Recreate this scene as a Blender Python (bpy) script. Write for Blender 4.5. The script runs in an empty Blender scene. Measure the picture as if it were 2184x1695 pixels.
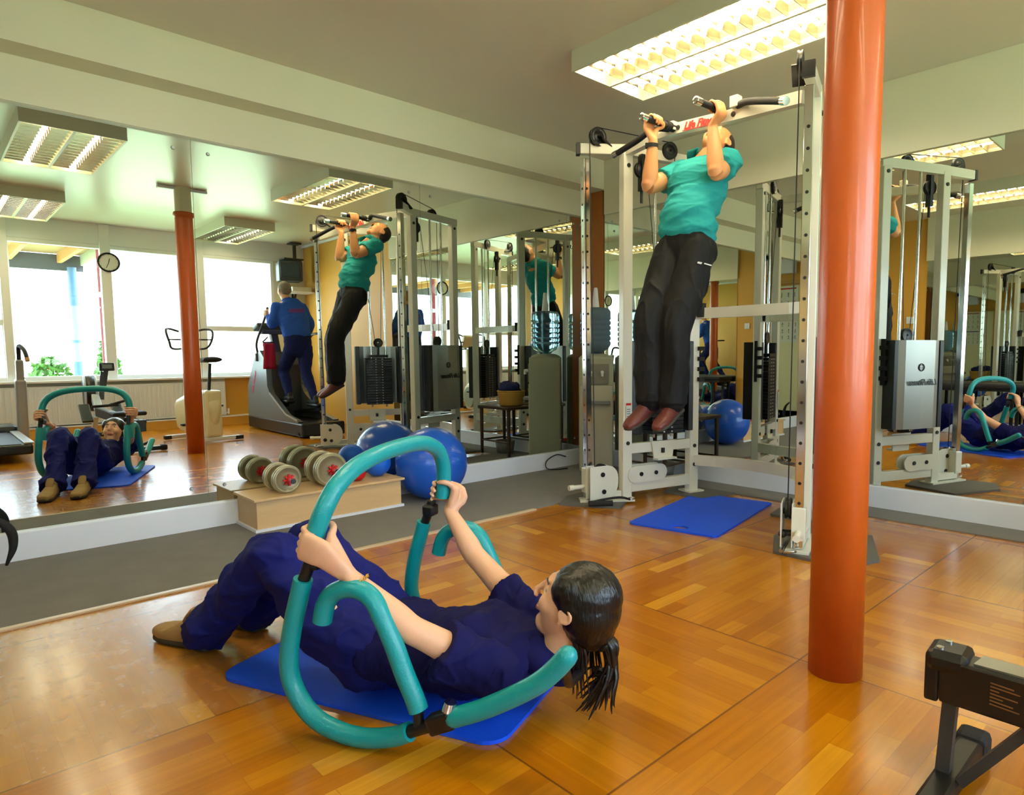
import bpy, bmesh, math, random
from mathutils import Vector, Matrix, noise
from math import sin, cos, pi, radians, sqrt, atan2
random.seed(7)
SC = bpy.context.scene
COL = SC.collection
V3 = Vector

# ------------------------------------------------------------------ materials
def lin(c):
    return tuple((x/255/12.92 if x/255 <= .04045 else ((x/255+.055)/1.055)**2.4) for x in c) + (1,)
MATS = {}
def mat(name, rgb=(200,200,200), rough=.5, metal=0, coat=0, noise_s=0, noise_a=.12, bump=0, bump_s=60, spec=.5, emit=0, sheen=0, sss=0, stretch=None):
    if name in MATS: return MATS[name]
    m = bpy.data.materials.new(name); m.use_nodes = True
    nt = m.node_tree; b = nt.nodes['Principled BSDF']
    c = lin(rgb)
    b.inputs['Base Color'].default_value = c
    b.inputs['Roughness'].default_value = rough
    b.inputs['Metallic'].default_value = metal
    b.inputs['Coat Weight'].default_value = coat
    b.inputs['Coat Roughness'].default_value = .08
    b.inputs['Specular IOR Level'].default_value = spec
    b.inputs['Sheen Weight'].default_value = sheen
    if sss:
        b.inputs['Subsurface Weight'].default_value = sss
        b.inputs['Subsurface Radius'].default_value = (.012,.005,.003)
        b.inputs['Subsurface Scale'].default_value = 1
    if emit:
        b.inputs['Emission Color'].default_value = c
        b.inputs['Emission Strength'].default_value = emit
    tc = None
    if noise_s or bump:
        tc = nt.nodes.new('ShaderNodeTexCoord')
        mp = nt.nodes.new('ShaderNodeMapping'); nt.links.new(tc.outputs['Object'], mp.inputs[0])
        if stretch: mp.inputs['Scale'].default_value = stretch
    if noise_s:
        n = nt.nodes.new('ShaderNodeTexNoise'); n.inputs['Scale'].default_value = noise_s; n.inputs['Detail'].default_value = 5
        nt.links.new(mp.outputs[0], n.inputs['Vector'])
        r = nt.nodes.new('ShaderNodeMix'); r.data_type = 'RGBA'
        lo = tuple(max(0, v*(1-noise_a)) for v in c[:3])+(1,); hi = tuple(min(1, v*(1+noise_a)) for v in c[:3])+(1,)
        r.inputs[6].default_value = lo; r.inputs[7].default_value = hi
        nt.links.new(n.outputs['Fac'], r.inputs[0]); nt.links.new(r.outputs[2], b.inputs['Base Color'])
    if bump:
        n2 = nt.nodes.new('ShaderNodeTexNoise'); n2.inputs['Scale'].default_value = bump_s; n2.inputs['Detail'].default_value = 4
        nt.links.new(mp.outputs[0], n2.inputs['Vector'])
        bp = nt.nodes.new('ShaderNodeBump'); bp.inputs['Strength'].default_value = bump; bp.inputs['Distance'].default_value = .01
        nt.links.new(n2.outputs['Fac'], bp.inputs['Height']); nt.links.new(bp.outputs[0], b.inputs['Normal'])
    MATS[name] = m
    return m

class NT:
    """tiny node helper"""
    def __init__(s, m): s.t = m.node_tree; s.N = s.t.nodes; s.b = s.N['Principled BSDF']
    def n(s, kind, **k):
        x = s.N.new(kind)
        for a, v in k.items(): setattr(x, a, v)
        return x
    def l(s, a, b): s.t.links.new(a, b)
    def math(s, op, a, b=None, c=None):
        x = s.n('ShaderNodeMath', operation=op)
        for i, v in enumerate((a, b, c)):
            if v is None: continue
            if isinstance(v, (int, float)): x.inputs[i].default_value = v
            else: s.l(v, x.inputs[i])
        return x.outputs[0]
    def mix(s, f, a, b, kind='RGBA', blend='MIX'):
        x = s.n('ShaderNodeMix', data_type=kind)
        if kind == 'RGBA': x.blend_type = blend; ia, ib, io = 6, 7, 2
        elif kind == 'VECTOR': ia, ib, io = 4, 5, 1
        else: ia, ib, io = 2, 3, 0
        for i, v in ((0, f), (ia, a), (ib, b)):
            if isinstance(v, (int, float)): x.inputs[i].default_value = v
            elif isinstance(v, tuple): x.inputs[i].default_value = v
            else: s.l(v, x.inputs[i])
        return x.outputs[io]

# ------------------------------------------------------------------ mesh builder
def frame_from(d, up=V3((0,0,1))):
    d = V3(d).normalized(); up = V3(up)
    if abs(d.dot(up.normalized())) > .999: up = V3((1,0,0))
    x = up.cross(d).normalized(); y = d.cross(x).normalized()
    return x, y, d
class MB:
    def __init__(s): s.v = []; s.f = []; s.sm = []; s.M = None
    def _a(s, vs, fs, smooth):
        o = len(s.v)
        s.v += [V3(p) for p in vs]; s.f += [tuple(i+o for i in f) for f in fs]; s.sm += [smooth]*len(fs)
    def box(s, c, d, rz=0, R=None, bev=0):
        """centre, full size, rotation about z or matrix"""
        c = V3(c); hx, hy, hz = d[0]/2, d[1]/2, d[2]/2
        R = R or Matrix.Rotation(rz, 3, 'Z')
        if bev <= 0:
            P = [c+R@V3((x*hx, y*hy, z*hz)) for x in (-1,1) for y in (-1,1) for z in (-1,1)]
            s._a(P, [(0,1,3,2),(4,6,7,5),(0,4,5,1),(2,3,7,6),(0,2,6,4),(1,5,7,3)], False); return s
        b = min(bev, hx*.99, hy*.99, hz*.99)
        bm = bmesh.new(); bmesh.ops.create_cube(bm, size=1)
        for v in bm.verts: v.co = V3((v.co.x*2*hx, v.co.y*2*hy, v.co.z*2*hz))
        bmesh.ops.bevel(bm, geom=list(bm.edges), offset=b, segments=2, affect='EDGES', profile=.5)
        bm.verts.index_update()
        s._a([c+R@v.co for v in bm.verts], [[v.index for v in f.verts] for f in bm.faces], False); bm.free(); return s
    def bar(s, a, b, w, h, up=(0,0,1), bev=0):
        """rectangular bar from a to b, w across, h along up"""
        a, b = V3(a), V3(b); x, y, d = frame_from(b-a, up)
        R = Matrix((x, y, d)).transposed()
        return s.box((a+b)/2, (w, h, (b-a).length), R=R, bev=bev)
    def cyl(s, a, b, r0, r1=None, n=20, cap=True, smooth=True):
        r1 = r0 if r1 is None else r1; a, b = V3(a), V3(b); x, y, d = frame_from(b-a)
        P = []
        for p, r in ((a, r0), (b, r1)): P += [p+(x*cos(2*pi*i/n)+y*sin(2*pi*i/n))*r for i in range(n)]
        F = [(i, (i+1) % n, n+(i+1) % n, n+i) for i in range(n)]
        s._a(P, F, smooth)
        if cap:
            s._a(P[:n], [tuple(range(n))[::-1]], False); s._a(P[n:], [tuple(range(n))], False)
        return s
    def ring(s, c, ax, R, r, n=32, m=10, a0=0, a1=2*pi):
        x, y, d = frame_from(ax); c = V3(c); P = []
        full = abs(a1-a0-2*pi) < 1e-6; nn = n if full else n+1
        for i in range(nn):
            t = a0+(a1-a0)*i/n; e = x*cos(t)+y*sin(t)
            for j in range(m):
                q = 2*pi*j/m; P.append(c+e*(R+r*cos(q))+d*(r*sin(q)))
        F = []
        for i in range(n):
            k = (i+1) % nn
            for j in range(m): F.append((i*m+j, k*m+j, k*m+(j+1) % m, i*m+(j+1) % m))
        s._a(P, F, True); return s
    def lathe(s, c, prof, ax=(0,0,1), n=32, smooth=True):
        """prof: list of (radius, height)"""
        x, y, d = frame_from(ax); c = V3(c); P = []
        for r, h in prof: P += [c+d*h+(x*cos(2*pi*i/n)+y*sin(2*pi*i/n))*r for i in range(n)]
        F = []
        for k in range(len(prof)-1):
            for i in range(n): F.append((k*n+i, k*n+(i+1) % n, (k+1)*n+(i+1) % n, (k+1)*n+i))
        s._a(P, F, smooth); return s
    def sphere(s, c, r, sc=(1,1,1), n=32, m=18, R=None):
        c = V3(c); P = []; R = R or Matrix.Identity(3)
        for j in range(m+1):
            t = pi*j/m
            for i in range(n):
                q = 2*pi*i/n; P.append(c+R@V3((sin(t)*cos(q)*r*sc[0], sin(t)*sin(q)*r*sc[1], cos(t)*r*sc[2])))
        F = [(j*n+i, (j+1)*n+i, (j+1)*n+(i+1) % n, j*n+(i+1) % n) for j in range(m) for i in range(n)]
        s._a(P, F, True); return s
    def tube(s, pts, r, n=14, cap=True, sub=6, rad=None, round_end=False):
        """smooth tube through points"""
        pts = [V3(p) for p in pts]
        P = catmull(pts, sub) if sub > 1 else pts
        if rad: 
            RR = catmull([V3((q, 0, 0)) for q in rad], sub) if sub > 1 else [V3((q,0,0)) for q in rad]
            RR = [max(q.x, 1e-4) for q in RR]
        else: RR = [r]*len(P)
        if round_end:
            d0 = (P[0]-P[1]).normalized(); d1 = (P[-1]-P[-2]).normalized(); r0, r1 = RR[0], RR[-1]
            h = [(P[0]+d0*r0*sin(t), max(r0*cos(t), 1e-4)) for t in (pi/2*.98, pi/3, pi/6)]
            g = [(P[-1]+d1*r1*sin(t), max(r1*cos(t), 1e-4)) for t in (pi/6, pi/3, pi/2*.98)]
            P = [a for a, b in h]+P+[a for a, b in g]; RR = [b for a, b in h]+RR+[b for a, b in g]
        vs = []; x = None
        for i, p in enumerate(P):
            t = (P[min(i+1, len(P)-1)]-P[max(i-1, 0)]).normalized()
            if x is None: x = frame_from(t)[0]
            else:
                x = (x-t*x.dot(t))
                x = x.normalized() if x.length > 1e-6 else frame_from(t)[0]
            y = t.cross(x)
            vs += [p+(x*cos(2*pi*k/n)+y*sin(2*pi*k/n))*RR[i] for k in range(n)]
        F = [(i*n+k, i*n+(k+1) % n, (i+1)*n+(k+1) % n, (i+1)*n+k) for i in range(len(P)-1) for k in range(n)]
        s._a(vs, F, True)
        if cap: s._a(vs[:n], [tuple(range(n))[::-1]], False); s._a(vs[-n:], [tuple(range(n))], False)
        return s
    def loft(s, secs, up=(0,0,1), n=20, sub=5, e=2.0):
        """secs: (point, ra, rb) ra across (up x tangent), rb along up; rounded ends"""
        P = catmull([V3(q[0]) for q in secs], sub); A = catmull([V3((q[1], q[2], 0)) for q in secs], sub)
        ra = [max(q.x, .0005) for q in A]; rb = [max(q.y, .0005) for q in A]
        d0 = (P[0]-P[1]).normalized(); d1 = (P[-1]-P[-2]).normalized()
        k0, k1 = min(ra[0], rb[0]), min(ra[-1], rb[-1])
        pre = [(P[0]+d0*k0*sin(t), ra[0]*cos(t), rb[0]*cos(t)) for t in (pi/2*.97, pi/3, pi/6)]
        suf = [(P[-1]+d1*k1*sin(t), ra[-1]*cos(t), rb[-1]*cos(t)) for t in (pi/6, pi/3, pi/2*.97)]
        L = pre+list(zip(P, ra, rb))+suf
        vs = []; m = len(L)
        for i, (p, a, b) in enumerate(L):
            t = (L[min(i+1, m-1)][0]-L[max(i-1, 0)][0]).normalized()
            x, y, _ = frame_from(t, up)
            for k in range(n):
                q = 2*pi*k/n; cx_, sx_ = cos(q), sin(q)
                cx_ = math.copysign(abs(cx_)**(2/e), cx_); sx_ = math.copysign(abs(sx_)**(2/e), sx_)
                vs.append(p+x*a*cx_+y*b*sx_)
        F = [(i*n+k, i*n+(k+1) % n, (i+1)*n+(k+1) % n, (i+1)*n+k) for i in range(m-1) for k in range(n)]
        F += [tuple(range(n))[::-1], tuple((m-1)*n+k for k in range(n))]
        s._a(vs, F, True); return s
    def plate(s, poly, o, ux, uy, th, smooth=False, hole=None):
        """extruded polygon: 2D poly in plane (ux,uy) at o, thickness th along ux x uy centred"""
        ux, uy, o = V3(ux).normalized(), V3(uy).normalized(), V3(o); nz = ux.cross(uy)
        n = len(poly)
        A = [o+ux*a+uy*b-nz*th/2 for a, b in poly]; B = [o+ux*a+uy*b+nz*th/2 for a, b in poly]
        F = [tuple(range(n))[::-1], tuple(n+i for i in range(n))]+[(i, (i+1) % n, n+(i+1) % n, n+i) for i in range(n)]
        s._a(A+B, F, smooth); return s
    def xf(s, M):
        s.v = [M@p for p in s.v]; return s
    def add(s, o):
        n = len(s.v); s.v += [p.copy() for p in o.v]; s.f += [tuple(i+n for i in f) for f in o.f]; s.sm += o.sm; return s
def catmull(p, sub):
    if len(p) < 2 or sub < 2: return list(p)
    q = [p[0]*2-p[1]]+list(p)+[p[-1]*2-p[-2]]; out = []
    for i in range(1, len(q)-2):
        for k in range(sub):
            t = k/sub; a, b, c, d = q[i-1], q[i], q[i+1], q[i+2]
            out.append(.5*((2*b)+(c-a)*t+(2*a-5*b+4*c-d)*t*t+(3*b-a-3*c+d)*t**3))
    out.append(p[-1]); return out
def arc2(cx_, cy_, r, a0, a1, n=8):
    return [(cx_+r*cos(radians(a0+(a1-a0)*i/n)), cy_+r*sin(radians(a0+(a1-a0)*i/n))) for i in range(n+1)]
def rrect(w, h, r, n=5):
    """rounded rectangle centred"""
    P = []
    for sx, sy, a in ((1,1,0),(-1,1,90),(-1,-1,180),(1,-1,270)): P += arc2(sx*(w/2-r), sy*(h/2-r), r, a, a+90, n)
    return P

def grid_mb(rows):
    mb = MB(); n, m = len(rows), len(rows[0])
    mb._a([p for r in rows for p in r], [(i*m+j, (i+1)*m+j, (i+1)*m+j+1, i*m+j+1) for i in range(n-1) for j in range(m-1)], True)
    return mb
# ------------------------------------------------------------------ objects
def mesh_from(name, mb, m, off=None):
    me = bpy.data.meshes.new(name)
    vs = [p-off for p in mb.v] if off is not None else mb.v
    me.from_pydata([tuple(p) for p in vs], [], mb.f)
    me.polygons.foreach_set('use_smooth', mb.sm)
    me.update()
    bm = bmesh.new(); bm.from_mesh(me)
    bmesh.ops.recalc_face_normals(bm, faces=bm.faces); bm.to_mesh(me); bm.free()
    for x in (m if isinstance(m, (list, tuple)) else [m]): me.materials.append(x)
    return me
def root_off(parent):
    o = V3((0,0,0)); p = parent
    while p is not None: o += V3(p.location); p = p.parent
    return o
def thing(name, label, cat, loc=(0,0,0), rz=0, group=None):
    o = bpy.data.objects.new(name, None); COL.objects.link(o); o.empty_display_size = .1
    o.location = loc; o.rotation_euler = (0,0,rz); o['label'] = label; o['category'] = cat
    if group: o['group'] = group
    return o
def part(name, mb, m, parent=None, world=True, label=None):
    """mesh part; with world=True the vertices are world coordinates (parents unrotated)"""
    off = root_off(parent) if (parent is not None and world) else None
    me = mesh_from(name, mb, m, off)
    o = bpy.data.objects.new(name, me); COL.objects.link(o)
    if parent is not None: o.parent = parent
    if label: o['label'] = label
    return o
def tag(o, label, cat, group=None):
    o['label'] = label; o['category'] = cat
    if group: o['group'] = group
    return o
def struct(name, mb, m, parent=None):
    o = part(name, mb, m, parent)
    if parent is None: o['kind'] = 'structure'
    return o
def dup(o, parent=None):
    c = o.copy(); COL.objects.link(c); c.parent = parent
    for ch in list(o.children): dup(ch, c)
    return c
def recenter(o):
    """put a single-mesh thing's origin at its base"""
    me = o.data; xs = [v.co for v in me.vertices]
    c = V3(((min(p.x for p in xs)+max(p.x for p in xs))/2, (min(p.y for p in xs)+max(p.y for p in xs))/2, min(p.z for p in xs)))
    me.transform(Matrix.Translation(-c)); o.location = c; return o
def single(name, mb, m, label, cat, group=None):
    o = part(name, mb, m); recenter(o); return tag(o, label, cat, group)

# organic: fuse overlapping closed shapes into one continuous skin
def fuse(mb, vox, smooth=4, fac=.5):
    me = mesh_from('tmp', mb, mat('tmp'))
    o = bpy.data.objects.new('tmp', me); COL.objects.link(o)
    r = o.modifiers.new('r', 'REMESH'); r.mode = 'VOXEL'; r.voxel_size = vox; r.use_smooth_shade = True
    if smooth:
        q = o.modifiers.new('s', 'SMOOTH'); q.factor = fac; q.iterations = smooth
    dg = bpy.context.evaluated_depsgraph_get()
    out = bpy.data.meshes.new_from_object(o.evaluated_get(dg))
    bpy.data.objects.remove(o); bpy.data.meshes.remove(me)
    return out
def wrinkle(me, amp, sc, stretch=(1,1,1), seed=0, M=None):
    """folds: move vertices along their normals by ridged noise"""
    ns = [v.normal.copy() for v in me.vertices]
    for v, n in zip(me.vertices, ns):
        p = (M@v.co if M else v.co); q = V3((p.x*stretch[0], p.y*stretch[1], p.z*stretch[2]))*sc+V3((seed, seed*2.3, 0))
        r = max(0, 1-abs(noise.noise(q)*2.6)); b = noise.noise(q*1.15+V3((7,3,1))); c = noise.noise(q*2.6)
        v.co += n*amp*(.9*r*r*r*(.5+b)+b*.75+c*.22-.12)
def push(me, lst):
    """sculpt: (centre, radius, displacement)"""
    for c, r, d in lst:
        c = V3(c); d = V3(d)
        for v in me.vertices:
            q = (v.co-c).length/r
            if q < 1: v.co += d*(1-q*q)**2
def org(name, me, m, parent):
    off = root_off(parent); me.transform(Matrix.Translation(-off)); me.materials.clear(); me.materials.append(m)
    me.polygons.foreach_set('use_smooth', [True]*len(me.polygons)); me.update()
    me.name = name
    o = bpy.data.objects.new(name, me); COL.objects.link(o); o.parent = parent; return o
def text_mb(s, size, o, ux, uy, th=.001, shear=0, bold=0):
    """flat lettering as a mesh: baseline start o, direction ux, up uy"""
    cu = bpy.data.curves.new('t', 'FONT'); cu.body = s; cu.size = size; cu.extrude = th/2; cu.shear = shear; cu.offset = bold
    cu.resolution_u = 3
    ob = bpy.data.objects.new('t', cu); COL.objects.link(ob)
    me = bpy.data.meshes.new_from_object(ob.evaluated_get(bpy.context.evaluated_depsgraph_get()))
    ux, uy, o = V3(ux).normalized(), V3(uy).normalized(), V3(o); nz = ux.cross(uy)
    mb = MB(); mb._a([o+ux*v.co.x+uy*v.co.y+nz*v.co.z for v in me.vertices], [tuple(p.vertices) for p in me.polygons], False)
    bpy.data.objects.remove(ob); bpy.data.curves.remove(cu); bpy.data.meshes.remove(me)
    return mb
# ------------------------------------------------------------------ the room (metres)
Y0, X0, XO, YW = 4.344, 4.549, -.41, -2.0     # mirror wall, right wall, opposite wall, window wall
ZC, Z1, Z2, ZS = 2.767, 2.513, 2.293, .152    # ceiling, upper beam, mirror top, skirting

m_wall = mat('wall_paint', (224,220,196), .55, noise_s=3, noise_a=.03)
m_beam = mat('beam_paint', (222,218,190), .45, noise_s=2, noise_a=.03)
m_yel = mat('yellow_paint', (214,160,62), .55, noise_s=3, noise_a=.04)
m_ceil = mat('ceiling_gloss', (224,216,198), .3, noise_s=2, noise_a=.03, bump=.05, bump_s=7)
m_skirt = mat('skirting_paint', (232,236,248), .4, noise_s=5, noise_a=.03)
m_frame = mat('window_frame_white', (240,243,248), .35)
m_white = mat('machine_white', (226,224,208), .3, coat=.3)
m_black = mat('black_plastic', (18,18,20), .4)
m_rubber = mat('black_rubber', (26,26,28), .75, bump=.2, bump_s=120)
m_chrome = mat('chrome', (215,215,215), .12, metal=1)
m_steel = mat('brushed_steel', (175,175,172), .3, metal=1)
m_grey = mat('grey_plastic', (120,122,122), .45)
m_darkgrey = mat('dark_grey_plastic', (58,60,64), .5)
m_red = mat('red_plastic', (205,20,22), .35)
m_wood = mat('pale_birch_board', (214,178,130), .45, noise_s=6, noise_a=.1, stretch=(1,8,8))
m_brown = mat('brown_wood', (160,94,22), .5, noise_s=5, noise_a=.15, stretch=(6,6,.6))

def floor_mat():
    m = mat('parquet_panels', (190,120,40), .22); q = NT(m); S = 1.04
    tc = q.n('ShaderNodeTexCoord'); sp = q.n('ShaderNodeSeparateXYZ'); q.l(tc.outputs['Object'], sp.inputs[0])
    X = q.math('ADD', sp.outputs[0], 8*S-.01); Y = q.math('ADD', sp.outputs[1], 8*S+.04)
    ix = q.math('FLOOR', q.math('DIVIDE', X, S)); iy = q.math('FLOOR', q.math('DIVIDE', Y, S))
    ck = q.math('MODULO', q.math('ADD', ix, iy), 2.0)
    fx = q.math('FRACT', q.math('DIVIDE', X, S)); fy = q.math('FRACT', q.math('DIVIDE', Y, S))
    ca = q.n('ShaderNodeCombineXYZ'); q.l(Y, ca.inputs[0]); q.l(X, ca.inputs[1])
    cb = q.n('ShaderNodeCombineXYZ'); q.l(X, cb.inputs[0]); q.l(Y, cb.inputs[1])
    vec = q.mix(ck, ca.outputs[0], cb.outputs[0], 'VECTOR')
    br = q.n('ShaderNodeTexBrick'); br.offset = .37; br.offset_frequency = 2; br.squash = 1
    br.inputs['Scale'].default_value = 1; br.inputs['Brick Width'].default_value = .39; br.inputs['Row Height'].default_value = .0693
    br.inputs['Mortar Size'].default_value = .0006; br.inputs['Mortar Smooth'].default_value = .3; br.inputs['Bias'].default_value = 0
    br.inputs['Color1'].default_value = (0,0,0,1); br.inputs['Color2'].default_value = (1,1,1,1); br.inputs['Mortar'].default_value = (.2,.2,.2,1)
    q.l(vec, br.inputs['Vector'])
    sb = q.n('ShaderNodeSeparateColor'); q.l(br.outputs['Color'], sb.inputs[0])
    ramp = q.n('ShaderNodeValToRGB'); e = ramp.color_ramp.elements
    e[0].position = 0; e[0].color = lin((168,98,4)); e[1].position = 1; e[1].color = lin((218,154,36))
    for p, c in ((.3,(180,110,6)),(.6,(187,118,8)),(.94,(194,126,12)),(.96,(212,148,30))):
        k = e.new(p); k.color = lin(c)
    q.l(sb.outputs[0], ramp.inputs[0])
    mp = q.n('ShaderNodeMapping'); mp.inputs['Scale'].default_value = (3, 60, 1); q.l(vec, mp.inputs[0])
    gr = q.n('ShaderNodeTexNoise'); gr.inputs['Scale'].default_value = 1; gr.inputs['Detail'].default_value = 6; q.l(mp.outputs[0], gr.inputs['Vector'])
    g = q.math('ADD', q.math('MULTIPLY', gr.outputs['Fac'], .5), .75)
    gv = q.n('ShaderNodeCombineColor'); [q.l(g, gv.inputs[i]) for i in range(3)]
    c1 = q.mix(1.0, ramp.outputs[0], gv.outputs[0], blend='MULTIPLY')
    big = q.n('ShaderNodeTexNoise'); big.inputs['Scale'].default_value = 1.3; big.inputs['Detail'].default_value = 3; q.l(tc.outputs['Object'], big.inputs['Vector'])
    c1 = q.mix(q.math('MULTIPLY', big.outputs['Fac'], .28), c1, lin((156,88,2)))
    # worn lacquer: the panels by the mirror wall are scuffed pale
    ed = q.math('MULTIPLY', q.math('LESS_THAN', sp.outputs[0], 1.05), q.math('GREATER_THAN', sp.outputs[1], 2.04))
    wn = q.n('ShaderNodeTexNoise'); wn.inputs['Scale'].default_value = 14; wn.inputs['Detail'].default_value = 6; q.l(tc.outputs['Object'], wn.inputs['Vector'])
    wr = q.n('ShaderNodeMapRange'); wr.inputs[1].default_value = .25; wr.inputs[2].default_value = .75; wr.inputs[3].default_value = .2; wr.inputs[4].default_value = .42; q.l(wn.outputs['Fac'], wr.inputs[0])
    worn = q.math('MULTIPLY', ed, wr.outputs[0])
    c1 = q.mix(worn, c1, lin((176,136,80)))
    # joints between the big panels
    jx = q.math('MINIMUM', fx, q.math('SUBTRACT', 1.0, fx)); jy = q.math('MINIMUM', fy, q.math('SUBTRACT', 1.0, fy))
    j = q.math('LESS_THAN', q.math('MINIMUM', jx, jy), .0028)
    c1 = q.mix(q.math('MULTIPLY', j, .75), c1, lin((92,54,14)))
    mj = q.math('MULTIPLY', br.outputs['Fac'], .4)
    c1 = q.mix(mj, c1, lin((110,62,16)))
    q.l(c1, q.b.inputs['Base Color'])
    rn = q.math('ADD', q.math('MULTIPLY', wn.outputs['Fac'], .16), .14)
    q.l(q.math('ADD', rn, q.math('MULTIPLY', worn, .12)), q.b.inputs['Roughness'])
    bp = q.n('ShaderNodeBump'); bp.inputs['Strength'].default_value = .12; bp.inputs['Distance'].default_value = .004
    hh = q.math('SUBTRACT', q.math('MULTIPLY', big.outputs['Fac'], 1.0), q.math('MULTIPLY', j, .6)); q.l(hh, bp.inputs['Height'])
    q.l(bp.outputs[0], q.b.inputs['Normal'])
    q.b.inputs['Coat Weight'].default_value = .2; q.b.inputs['Coat Roughness'].default_value = .12
    return m
m_floor = floor_mat()
m_carpet = mat('grey_carpet', (128,126,124), .95, noise_s=7, noise_a=.12, bump=.5, bump_s=300)
def mirror_mat():
    m = mat('mirror_silver', (222,226,218), .0, metal=1); return m
m_mirror = mirror_mat()
def glass_mat():
    m = bpy.data.materials.new('window_glass'); m.use_nodes = True; q = NT(m)
    t = q.n('ShaderNodeBsdfTransparent'); g = q.n('ShaderNodeBsdfGlossy'); g.inputs['Roughness'].default_value = 0
    mx = q.n('ShaderNodeMixShader'); mx.inputs[0].default_value = .06
    q.l(t.outputs[0], mx.inputs[1]); q.l(g.outputs[0], mx.inputs[2])
    q.l(mx.outputs[0], q.N['Material Output'].inputs['Surface']); return m
m_glass = glass_mat()

W = .12
struct('floor', MB().box(((XO+X0)/2, (YW+4.6)/2, -.05), (X0-XO+.3, 4.6-YW+.3, .1)), m_floor)
struct('ceiling', MB().box(((XO+X0)/2, (YW+4.6)/2, ZC+.05), (X0-XO+.4, 4.6-YW+.4, .1)), m_ceil)
# mirror wall: skirting, wall behind, two stepped beams
struct('wall_left', MB().box(((XO+X0)/2, Y0+.08, ZC/2), (X0-XO+.3, .13, ZC)), m_wall)
bl = MB().box(((XO+X0)/2, Y0-.005, (Z1+Z2)/2), (X0-XO, .05, Z1-Z2+.002))
struct('trim_1', bl, m_beam)['label'] = 'lower fascia board above the long mirror'
struct('trim_2', MB().box(((XO+X0)/2, (4.128+Y0+.02)/2, (Z1+ZC)/2), (X0-XO, Y0+.02-4.128, ZC-Z1)), m_beam)['label'] = 'boxed beam running along the mirror wall under the ceiling'
def skirt(name, a, b):
    mb = MB().box(((a[0]+b[0])/2, (a[1]+b[1])/2, ZS/2), (abs(a[0]-b[0]), abs(a[1]-b[1]), ZS-.002), bev=.006)
    return struct(name, mb, m_skirt)
skirt('baseboard_left', (XO+.005, Y0-.026), (X0, Y0+.012))
skirt('baseboard_right', (X0-.026, .2), (X0+.012, Y0-.03))
# right wall: plain white band above the mirror, yellow where the mirror stops
struct('wall_right', MB().box((X0+.085, (.74+4.5)/2, ZC/2), (.13, 4.5-.74, ZC)), m_wall)
struct('wall_right_yellow', MB().box((X0+.085, (YW-.1+.74)/2, ZC/2), (.13, .74-YW+.1, ZC)), m_yel)
struct('trim_3', MB().box((X0+.0, (.74+4.128)/2, (Z2+ZC)/2), (.044, 4.128-.74, ZC-Z2-.002)), m_beam)['label'] = 'plain fascia above the right-hand mirror'
struct('trim_4', MB().box((X0+.002, 4.235, (ZS+Z1)/2), (.03, .17, Z1-ZS), bev=.003), m_brown)['label'] = 'brown timber board in the corner beside the right mirror'
struct('trim_5', MB().box((X0-.004, (YW+.74)/2, ZC-.02), (.03, .74-YW, .035)), m_skirt)['label'] = 'thin white cornice over the yellow wall'
# opposite wall behind the camera
struct('wall_opposite', MB().box((XO-.065, (YW+Y0)/2, ZC/2), (.13, Y0-YW+.3, ZC)), m_yel)
struct('trim_6', MB().box((XO+.012, (-1.0+2.95)/2, (2.22+ZC)/2), (.03, 3.95, ZC-2.22)), m_beam)['label'] = 'white band above the mirror behind the camera'
struct('baseboard_opposite', MB().box((XO+.012, 1.2, ZS/2), (.03, 6.2, ZS-.002)), m_skirt)

# mirror panels
def mirror_panel(name, a, b, z0, z1, n, label, group=None):
    """a, b plan ends of the glass face; n unit normal to the room"""
    a, b, n = V3(a+(0,)), V3(b+(0,)), V3(n+(0,)); d = (b-a).normalized()
    t = thing(name, label, 'mirror', ((a.x+b.x)/2, (a.y+b.y)/2, z0), group=group)
    a2, b2 = a+d*.0012, b-d*.0012; c = (a2+b2)/2-n*.004+V3((0,0,(z0+z1)/2))
    dims = (abs((b2-a2).x)+abs(n.x)*.006, abs((b2-a2).y)+abs(n.y)*.006, z1-z0)
    part('mirror_glass', MB().box(c, dims), m_mirror, t)
    for p in (a2+d*.09, b2-d*.09):
        for z in (z1-.07, z0+.1):
            q = p+V3((0,0,z)); part('mirror_screw', MB().cyl(q, q+n*.006, .011, .008, 12), m_steel, t)
    return t
LXS = [XO+.01, 1.22, 2.745, 4.27, X0-.005]
LL = ['long mirror panel on the left wall nearest the photographer, reflecting the window with the clock',
      'wide mirror panel on the left wall behind the dumbbells, between the two pairs of screws',
      'mirror panel on the left wall reflecting the water cooler and the white machine',
      'narrow mirror strip at the far end of the left wall, behind the water cooler']
for i in range(4):
    mirror_panel('wall_mirror', (LXS[i], Y0+.004), (LXS[i+1], Y0+.004), ZS, Z2, (0,-1), LL[i], 'mirrors on the left wall')
mirror_panel('wall_mirror', (X0-.002, 4.14), (X0-.002, 1.92), ZS, Z2, (-1,0), 'mirror panel on the right wall behind the pull-up man', 'mirrors on the right wall')
mirror_panel('wall_mirror', (X0-.002, 1.92), (X0-.002, .74), ZS, Z2, (-1,0), 'mirror panel on the right wall to the right of the orange column', 'mirrors on the right wall')
mirror_panel('wall_mirror', (XO+.008, -.9), (XO+.008, 1.02), ZS, 2.22, (1,0), 'mirror panel on the wall behind the camera, nearer the windows', 'mirrors on the wall behind the camera')
mirror_panel('wall_mirror', (XO+.008, 1.02), (XO+.008, 2.94), ZS, 2.22, (1,0), 'mirror panel on the wall behind the camera, nearer the door', 'mirrors on the wall behind the camera')

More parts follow.
